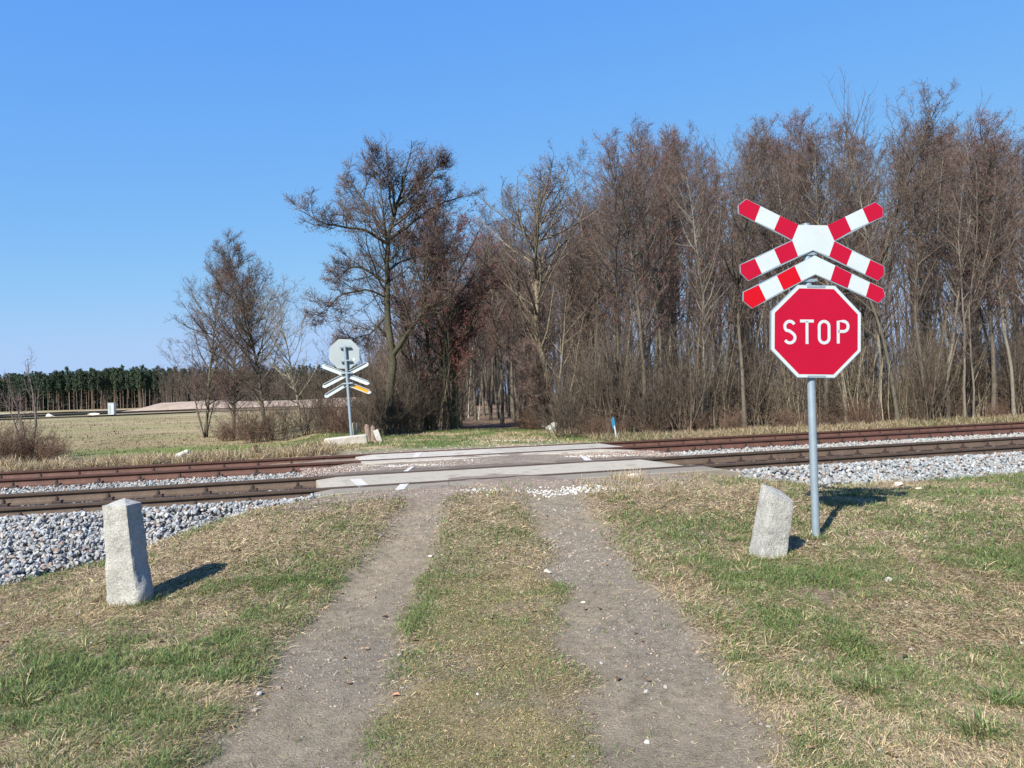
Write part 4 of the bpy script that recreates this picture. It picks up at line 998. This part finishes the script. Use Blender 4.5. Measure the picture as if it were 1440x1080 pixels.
def place(k, px, depth, top, label, group):
    o = pr[k]
    if k in used: o = dup(pr[k], (0, 0, 0)); o['H'] = pr[k]['H']
    used.add(k); setloc(o, px, depth, top, label, group=group, rz=r.uniform(0, 6.28))
    s_ = o.scale[0]; w_ = min(s_, 1.0)*.5+.5*s_; o.scale = (w_, w_, s_)
LAB = 'tall bare alder standing in the dense brown wood right of the path'
for k, (px, dp, dtop) in enumerate([(905, 21.5, 12), (935, 22.5, 0), (985, 21.8, 8), (1012, 23, 30), (1045, 22, 5), (1075, 24, 25), (1115, 22.5, 3), (1160, 23.5, 4), (1190, 22.3, 14), (1235, 23, 2), (1262, 22.6, 25), (1300, 23.5, 10), (1330, 24, 0), (1362, 23, 30), (1395, 24.5, 8), (1425, 24, 20), (1460, 25, 0), (865, 22.5, 20), (838, 24, 15)]):
    place([2, 6, 1, 4, 0, 3, 5][k % 7], px, dp+.0, np.interp(px, sk_x, sk_y)+dtop, LAB, 'alders of the dense wood')
for q_ in range(56):
    px = r.uniform(800, 1500); dp = np.interp(px, [800, 1500], [25, 25.5])+r.uniform(0, 13)
    place(int(r.integers(0, 7)), px, dp, np.interp(px, sk_x, sk_y)+abs(r.normal(10, 45)), LAB, 'alders of the dense wood')
for px, dp, top in ((690, 36, 300), (715, 40, 330), (735, 34, 285), (745, 29, 340), (690, 50, 350), (650, 38, 330), (665, 45, 340), (810, 27, 270), (796, 31, 290), (590, 34, 330), (570, 38, 380), (625, 31, 300), (700, 60, 380), (722, 55, 370), (735, 48, 350), (640, 60, 380), (668, 64, 390), (705, 31, 290), (722, 33, 305), (738, 31, 280), (700, 38, 320), (712, 45, 335), (728, 38, 300), (680, 42, 330), (668, 36, 320)):
    place([2, 4, 0][int(r.integers(0, 3))], px, dp, top, 'bare tree standing around the shaded path opening', 'trees around the path opening')
# thin white-barked trees deep in the opening
bt = tree(530, 8, .05, n1=18, n2=5, n3=4, u0=.5, a1=.6, l1=.18, nb=0, bark=(.34, .31, .26), lean=(.16, 0))
setloc(bt, 672, 37, 420, 'leaning white-barked birch trunk deep in the path opening', rz=0)
b2_ = dup(bt, (0, 0, 0)); b2_['H'] = bt['H']; setloc(b2_, 658, 40, 430, 'upright pale birch just left of the leaning birch in the opening', rz=2.0)

# undergrowth: multi-stemmed shrubs
def shrub(seed, H, ns, spread, bark, twig, n2=9, n3=6, curve=.15, nb=0, name='shrub', r0=.014, l1=.3):
    r = np.random.default_rng(seed); root = bpy.data.objects.new(name, None); COL.objects.link(root)
    S = np.stack([r.normal(0, .22, ns), r.normal(0, .22, ns), np.full(ns, -.1)], 1); a = r.uniform(0, 6.283, ns); q = np.abs(r.normal(0, spread, ns))
    D = np.stack([np.cos(a)*q, np.sin(a)*q, np.ones(ns)], 1); L = H*r.uniform(.45, 1.05, ns)
    P, R = grow_paths(r, S, D, L, r0*r.uniform(.5, 1.4, ns), 9, curve, .07, .25)
    T0 = TB(); T0.add(P, R, 5, np.array(bark)*r.uniform(.6, 1.3, (ns, 1))); T0.build('stems', m_bark, root, flat=False)
    CR = TB(); S, D, L, R2 = kids(r, P, R, n2, .15, 1, .75, l1, .012); P2, R2 = grow_paths(r, S, D, np.maximum(L, .2), np.maximum(R2, .004), 5, .15, .12, .4)
    CR.add(P2, R2, 3, np.array(twig)*r.uniform(.6, 1.3, (len(P2), 1)))
    S, D, L, R3 = kids(r, P2, R2, n3, .1, 1, .7, .45, .012); P3, R3 = grow_paths(r, S, D, np.maximum(L, .15), np.full(len(S), .0036), 3, .1, .15, .5)
    CR.add(P3, R3, 3, np.array(twig)*r.uniform(.6, 1.35, (len(P3), 1)))
    if nb: buds(r, CR, P3, nb, .02, (.17, .09, .06))
    CR.build('twigs', m_twig, root); root['H'] = float(H); return root
sp_ = [shrub(701, 3.2, 26, .28, (.20,.165,.12), (.10,.08,.06)), shrub(702, 3.2, 34, .30, (.13,.105,.08), (.08,.062,.048)), shrub(703, 3.2, 30, .50, (.10,.08,.06), (.075,.058,.045), curve=-.15),
       shrub(704, 3.2, 22, .15, (.25,.215,.15), (.12,.095,.07), n2=11)]
lo_ = [shrub(711, 1.4, 60, .6, (.12,.08,.058), (.11,.07,.052), n2=6, n3=5, curve=-.25, r0=.007, name='bramble', nb=600), shrub(712, 1.4, 70, .5, (.15,.105,.075), (.13,.087,.065), n2=6, n3=5, curve=-.1, r0=.006, name='bramble', nb=300)]
us = set()
def put(lst, key, k, x, y, h, label, group, cat='shrub'):
    o = lst[k]
    if (key, k) in us: o = dup(o, (0, 0, 0)); o['H'] = lst[k]['H']
    us.add((key, k)); s_ = h/o['H']; o.scale = (s_*1.05, s_*1.05, s_); o.location = (x, y, g1(x, y)); o.rotation_euler = (0, 0, r.uniform(0, 6.28)); tag(o, label, cat, group)
r = np.random.default_rng(720)
for q_ in range(54):
    s = np.interp(q_, [0, 53], [7.2, 34])+r.uniform(-.3, .3); t = 18.3+r.uniform(0, 2.6)
    x, y = xy(s, t)
    if x/y > .74: continue
    put(sp_, 's', int(r.integers(0, 4)), x, y, r.uniform(1.5, 3.6), 'thicket shrub of thin pale upright stems along the wood edge behind the tracks', 'shrubs along the wood edge')
for q_ in range(24):
    s = np.interp(q_, [0, 23], [7.6, 34])+r.uniform(-.3, .3); t = 17.9+r.uniform(0, 1.4); x, y = xy(s, t)
    if x/y > .74: continue
    put(lo_, 'l', int(r.integers(0, 2)), x, y, r.uniform(.4, .9), 'low reddish-brown bramble at the foot of the wood behind the tracks', 'brambles at the foot of the wood', 'bramble')
for px, dp, h in ((738, 25.5, .8), (750, 25, 1.0), (795, 24.5, 1.1), (825, 23, 1.1), (742, 30, 2.2), (762, 28, 2.4), (806, 26, 2.8), (850, 23.6, 3.1)):
    put(sp_ if h > 2 else lo_, 's' if h > 2 else 'l', int(r.integers(0, 2)), ray(px, 550).x*dp, dp, h, 'tangled brown bush between the path opening and the crooked pale tree' if px < 780 else 'tangled brown bush right of the crooked pale tree', 'bushes by the crooked tree')
for px, dp, h in ((618, 26.5, 2.2), (600, 24.8, 1.9), (584, 24, 2.2), (566, 23.4, 2.1), (640, 28, 1.6), (560, 25, 3), (592, 27, 3.2), (575, 30, 3.2), (626, 30, 3.2)):
    put(sp_, 's', int(r.integers(0, 4)), ray(px, 550).x*dp, dp, h, 'tangled shrub between the far sign and the path opening', 'shrubs left of the path opening')
for px, dp, h in ((318, 28, 1.0), (362, 26, 1.3), (398, 25.5, 1.9), (450, 25, 1.9), (478, 24.6, 1.2), (500, 24.5, 1.8), (524, 23.3, 2.0), (548, 23, 1.8), (340, 28, 1.9), (378, 26.5, 1.8), (430, 26, 1.9), (512, 24, 1.9), (536, 22.0, 1.9), (556, 22.6, 2.0), (450, 28, 2.4), (500, 28, 2.6)):
    put(sp_ if h > 1.75 else lo_, 's' if h > 1.75 else 'l', int(r.integers(1, 3)) if h > 1.75 else int(r.integers(0, 2)), ray(px, 550).x*dp, dp, h, 'dark twiggy bush under the slim trees left of the far sign', 'bushes under the left trees')
for px, dp, h in ((2, 19.5, .9), (20, 20, 1.2), (48, 20, 1.0), (75, 19.5, .7), (-20, 20, 1.2)):
    put(lo_, 'l', int(r.integers(0, 2)), ray(px, 550).x*dp, dp, h, 'low bramble around the small sapling at the far left', 'brambles at the far left')

# ---- deep wood behind: one mass of simpler stems and twigs
r = np.random.default_rng(800); tb = TB()
def mass(n, fx, fd, ftop, n1, n2, seed, col=(.085,.07,.058)):
    r = np.random.default_rng(seed); px = fx(r, n); dp = fd(r, n, px); x = (px-720)/FP*dp; z = G(x, dp)
    top = ftop(r, px); H = (554-.0279*(px-720)-top)/FP*dp+CZ-z
    S = np.stack([x, dp, z-.2], 1); D = np.stack([r.normal(0, .05, n), r.normal(0, .05, n), np.ones(n)], 1)
    P, R = grow_paths(r, S, D, H, np.clip(H*.009, .04, .13), 9, .2, .035, .12)
    tb.add(P, R, 5, np.array(col)*r.uniform(.6, 1.5, (n, 1)))
    S, D, L, R1 = kids(r, P, R, n1, .12, 1, .65, .20, .012, lambda v: .5+.6*np.sin(np.pi*np.clip(v, 0, 1)))
    P1, R1 = grow_paths(r, S, D, L, np.maximum(R1, .010), 4, .4, .08, .4); tb.add(P1, R1, 3, np.array(col)*r.uniform(.6, 1.3, (len(P1), 1)))
    S, D, L, R2 = kids(r, P1, R1, n2, .1, 1, .7, .5, .012)
    P2, R2 = grow_paths(r, S, D, L, np.full(len(S), .008), 3, .3, .1, .5); tb.add(P2, R2, 3, np.array((.075,.052,.045))*r.uniform(.6, 1.5, (len(P2), 1)))
mass(170, lambda r, n: r.uniform(800, 1560, n), lambda r, n, p: r.uniform(38, 75, n), lambda r, p: np.interp(p, sk_x, sk_y)+np.abs(r.normal(130, 75, len(p))), 22, 9, 801)
mass(110, lambda r, n: np.where(r.random(n) < .45, r.uniform(520, 660, n), r.uniform(712, 830, n)), lambda r, n, p: r.uniform(42, 90, n), lambda r, p: np.interp(p, [500, 600, 700, 830], [470, 400, 380, 300])+r.uniform(0, 60, len(p)), 26, 12, 802)
mass(120, lambda r, n: r.uniform(640, 760, n), lambda r, n, p: r.uniform(85, 130, n), lambda r, p: np.interp(p, [600, 700, 760], [420, 400, 360])+r.uniform(0, 40, len(p)), 26, 12, 803)
w_ = tb.build('deep_wood', m_twig); tag(w_, 'hazy brown mass of bare trees deep behind the front alders', 'wood', kind='stuff')
tb = TB()
mass(420, lambda r, n: r.uniform(225, 700, n), lambda r, n, p: r.uniform(190, 240, n), lambda r, p: 512+r.uniform(0, 22, len(p)), 20, 9, 804, (.055,.045,.035))
w_ = tb.build('distant_wood', m_twig); tag(w_, 'dark low wood far behind the left trees and the far sign', 'wood', kind='stuff')
# brush filling the inside of the wood near the ground
r = np.random.default_rng(810); tb = TB(); n = 2600
px = np.where(r.random(n) < .82, r.uniform(805, 1560, n), r.uniform(520, 650, n)); dp = r.uniform(24, 48, n); x = (px-720)/FP*dp; z = G(x, dp)
k = (x*-.2966+dp*.955 > 19.8); x, dp, z = x[k], dp[k], z[k]; n = len(x)
P, R = grow_paths(r, np.stack([x, dp, z], 1), np.stack([r.normal(0, .35, n), r.normal(0, .35, n), np.ones(n)], 1), r.uniform(1.2, 4.5, n), np.full(n, .013), 6, .1, .1, .3); tb.add(P, R, 3, np.array((.11,.09,.07))*r.uniform(.5, 1.5, (n, 1)))
S, D, L, R1 = kids(r, P, R, 9, .1, 1, .8, .35, .01); P1, R1 = grow_paths(r, S, D, L, np.full(len(S), .0065), 4, .1, .15, .5); tb.add(P1, R1, 3, np.array((.085,.066,.052))*r.uniform(.5, 1.5, (len(P1), 1)))
w_ = tb.build('undergrowth', m_twig); tag(w_, 'tangled brown undergrowth filling the shade inside the wood', 'undergrowth', kind='stuff')

# ------------------------------------------------------------------ far meadow
def pine(seed):
    r = np.random.default_rng(seed); root = bpy.data.objects.new('pine_tree', None); COL.objects.link(root); H = 16.0
    T0 = TB(); P, R = grow_paths(r, np.array([[0, 0, -.3]]), np.array([[r.normal(0, .02), 0, 1.0]]), np.array([H-.6]), np.array([.17]), 10, .2, .015, .2)
    T0.add(P, R, 6, (.20, .15, .12)); S, D, L, R1 = kids(r, P, R, 22, .52, 1, 1.2, .14, .02); P1, R1 = grow_paths(r, S, D, L, R1, 4, .2, .1, .4)
    T0.build('trunk', m_twig, root); CR = TB(); CR.add(P1, R1, 3, (.14, .10, .07)); n = 900
    idx = r.integers(0, len(P1), n); c = P1[idx, r.integers(1, 4, n)]+r.normal(0, .34, (n, 3)); c[:, 2] = np.clip(c[:, 2], H*.50, H)
    a = norm(r.normal(size=(n, 3))); b_ = norm(np.cross(a, r.normal(size=(n, 3)))); sz = r.uniform(.18, .42, (n, 1))
    V = np.stack([c+a*sz, c-a*sz*.6+b_*sz*.7, c-a*sz*.6-b_*sz*.7], 1).reshape(-1, 3)
    CR.tri(V, np.arange(3*n).reshape(-1, 3), np.repeat(np.array((.033, .050, .030))*r.uniform(.45, 1.7, (n, 1)), 3, 0))
    CR.build('crown', m_needle, root); root['H'] = H; return root
pn = [pine(k) for k in (901, 902, 903, 904)]; up_ = set(); r = np.random.default_rng(910)
for q_ in range(150):
    px = np.interp(q_, [0, 149], [-45, 262])+r.uniform(-2, 2); dp = 305+r.uniform(0, 26)+(q_ % 3)*8; k = int(r.integers(0, 4)); o = pn[k]
    if k in up_: o = dup(o, (0, 0, 0)); o['H'] = 16.0
    up_.add(k); tp = np.interp(px, [-20, 60, 110, 160, 220, 270], [532, 527, 521, 518, 518, 520])+r.normal(0, 4.2)+1
    setloc(o, px, dp, tp, 'tall pine in the dark evergreen row across the meadow', 'tree', 'pines across the meadow', rz=r.uniform(0, 6.28)); s_ = o.scale[2]; o.scale = (s_*.72, s_*.72, s_)
# the rest of the pine wood behind the front rows
r = np.random.default_rng(920); tb = TB(); n = 1000; px = r.uniform(-150, 560, n); dp = r.uniform(335, 400, n); x = (px-720)/FP*dp; H = r.uniform(12, 17.0, n)*dp/335
P, R = grow_paths(r, np.stack([x, dp, G(x, dp)-.3], 1), np.tile((0, 0, 1.0), (n, 1)), H, np.full(n, .17), 4, .1, .01, .3); tb.add(P, R, 4, np.array((.12, .09, .07))*r.uniform(.6, 1.3, (n, 1)))
m = n*150; idx = r.integers(0, n, m); hh = H[idx]*np.where(r.random(m) < .40, .5*r.random(m), .42+.58*r.random(m)**1.1); fr = hh/H[idx]; wd = np.where(fr < .4, 1.6, .25+2.1*(1-fr)); c = np.stack([x[idx]+r.normal(0, 1, m)*wd, dp[idx]+r.normal(0, 1, m)*wd, G(x, dp)[idx]+hh], 1)
a = norm(r.normal(size=(m, 3))); b_ = norm(np.cross(a, r.normal(size=(m, 3)))); sz = r.uniform(.3, .75, (m, 1))
tb.tri(np.stack([c+a*sz, c-a*sz*.6+b_*sz*.7, c-a*sz*.6-b_*sz*.7], 1).reshape(-1, 3), np.arange(3*m).reshape(-1, 3), np.repeat(np.array((.028, .040, .025))*r.uniform(.45, 1.6, (m, 1)), 3, 0))
w_ = tb.build('pine_wood', m_needle); tag(w_, 'dark pine wood behind the front row of pines', 'wood', kind='stuff')

# sand heap, pale yard road and siding tracks across the meadow
def heap(name, px0, px1, dp, hts, wid, col):
    nx_ = 90; ny_ = 14; v = []; q_ = []; c_ = []
    for j in range(ny_):
        f = j/(ny_-1); pf = math.sin(math.pi*f)
        for i_ in range(nx_):
            g_ = i_/(nx_-1); px = px0+(px1-px0)*g_; x = ray(px, 560).x*dp; y = dp+(f-.5)*wid
            hgt = np.interp(px, hts[0], hts[1])*pf**.8*(.8+.4*float(fbm(np.array([x]), np.array([y]), 5, 77)[0])); v.append((x, y, -.15+hgt+0.05))
    for j in range(ny_-1):
        for i_ in range(nx_-1): k = j*nx_+i_; q_.append((k, k+1, k+nx_+1, k+nx_))
    v = np.array(v); cc = np.array(col)*(.7+.6*fbm(v[:, 0], v[:, 2]*4+v[:, 1], 3, 8)[:, None])
    return tag(mesh(name, v, quads=q_, mat=m_sand, col=cc, flat=False), kind='structure')
m_sandc = material('sandy_earth', rough=.95, n1=(.3, .2), n2=(2, .25), bump=None); m_sand = m_sandc
heap('earth_bank', 182, 640, 165, ([182, 205, 230, 300, 360, 470, 560, 640], [0, .8, 1.8, 1.9, 1.5, 1.9, 1.8, .8]), 22, (.29, .225, .175))
def line(name, pts, w, h, col, mat=m_sand, z0=.0, kind='structure', parent=None):
    P_ = [at(a, b_, z0) for a, b_ in pts]; n_ = len(P_); v = []; q_ = []
    for p_ in P_: v += [(p_.x, p_.y-w/2, z0-.05), (p_.x, p_.y-w/2+h*.2, z0+h), (p_.x, p_.y+w/2-h*.2, z0+h), (p_.x, p_.y+w/2, z0-.05)]
    for i_ in range(n_-1):
        for j in range(3): k = i_*4+j; q_.append((k, k+1, k+5, k+4))
    o_ = mesh(name, v, quads=q_, mat=mat, col=np.tile(col, (len(v), 1)), parent=parent)
    if kind: tag(o_, kind=kind)
    return o_
line('path', [(-60, 597), (0, 595), (80, 591.5), (160, 588.5), (230, 586), (330, 583), (640, 575)], 5, .05, (.45, .40, .33), z0=.06)
line('path', [(-60, 584), (40, 582), (100, 579), (160, 577.5), (230, 576), (330, 573.5)], 22, .05, (.42, .37, .30), z0=.08)
def siding(pts, label, h=.55):
    root = empty('siding_track', tuple(at(*pts[0], 0)), label, 'railway track', 'siding tracks across the meadow'); bx = root.location.copy()
    for dy, nm, ww, hh, cc, z0 in ((0, 'sleeper_bed', 2.4, h*.5, (.11, .09, .075), .05), (-.75, 'rail', .12, h, (.035, .025, .02), .06), (.75, 'rail', .12, h, (.035, .025, .02), .06)):
        P_ = [at(a, b_, 0) for a, b_ in pts]; v = []; q_ = []
        for p_ in P_: v += [(p_.x-bx.x, p_.y+dy-ww/2-bx.y, z0), (p_.x-bx.x, p_.y+dy-ww/2-bx.y, z0+hh), (p_.x-bx.x, p_.y+dy+ww/2-bx.y, z0+hh), (p_.x-bx.x, p_.y+dy+ww/2-bx.y, z0)]
        for i_ in range(len(P_)-1):
            for j in range(3): k = i_*4+j; q_.append((k, k+1, k+5, k+4))
        mesh(nm, v, quads=q_, mat=m_rust, col=np.tile(cc, (len(v), 1)), parent=root)
siding([(-60, 594), (0, 592.5), (60, 590), (130, 587.5), (200, 584.5), (280, 581), (420, 577), (600, 572)], 'nearest dark siding track beyond the pale meadow path', .22)
siding([(-60, 590), (0, 589), (60, 586.5), (130, 583.5), (200, 580.5), (280, 577.5), (420, 573.5)], 'middle dark siding track beyond the meadow', .30)
siding([(-60, 586.5), (0, 585.5), (60, 583), (130, 580.5), (200, 578), (280, 575.5)], 'farthest dark siding track beyond the meadow, left part', .32)
def far_box(name, px, py, dp, w, h, label, cat, col):
    p = atd(px, py, dp); mb = MB(); mb.box((0, 0, h/2), (w, w*.7, h), bev=.05, col=col); root = empty(name, (p.x, p.y, g1(p.x, p.y)), label, cat)
    mb.build('body', m_whitep, root); mb = MB(); mb.box((0, 0, h+.05), (w*1.08, w*.78, .10), bev=.02); mb.build('roof', m_whitep, root)
    mb = MB(); mb.box((-w*.18, -w*.36, h*.5), (w*.42, .03, h*.8), bev=.01); mb.build('door', m_back, root)
far_box('utility_cabinet', 157.5, 577, 118, .95, 1.75, 'white utility cabinet standing by the sidings across the meadow', 'cabinet', (1, 1, 1))
rock('stone', 0, 0, (1.6, .8, .7), 'pale concrete lump left of the white cabinet across the meadow', seed=41, p=atd(132, 580, 112), colr=(.62, .58, .5))
rock('stone', 0, 0, (1.0, .7, .75), 'small pale lump by the siding at the far left of the meadow', seed=42, p=atd(72, 582, 100), colr=(.62, .58, .5))
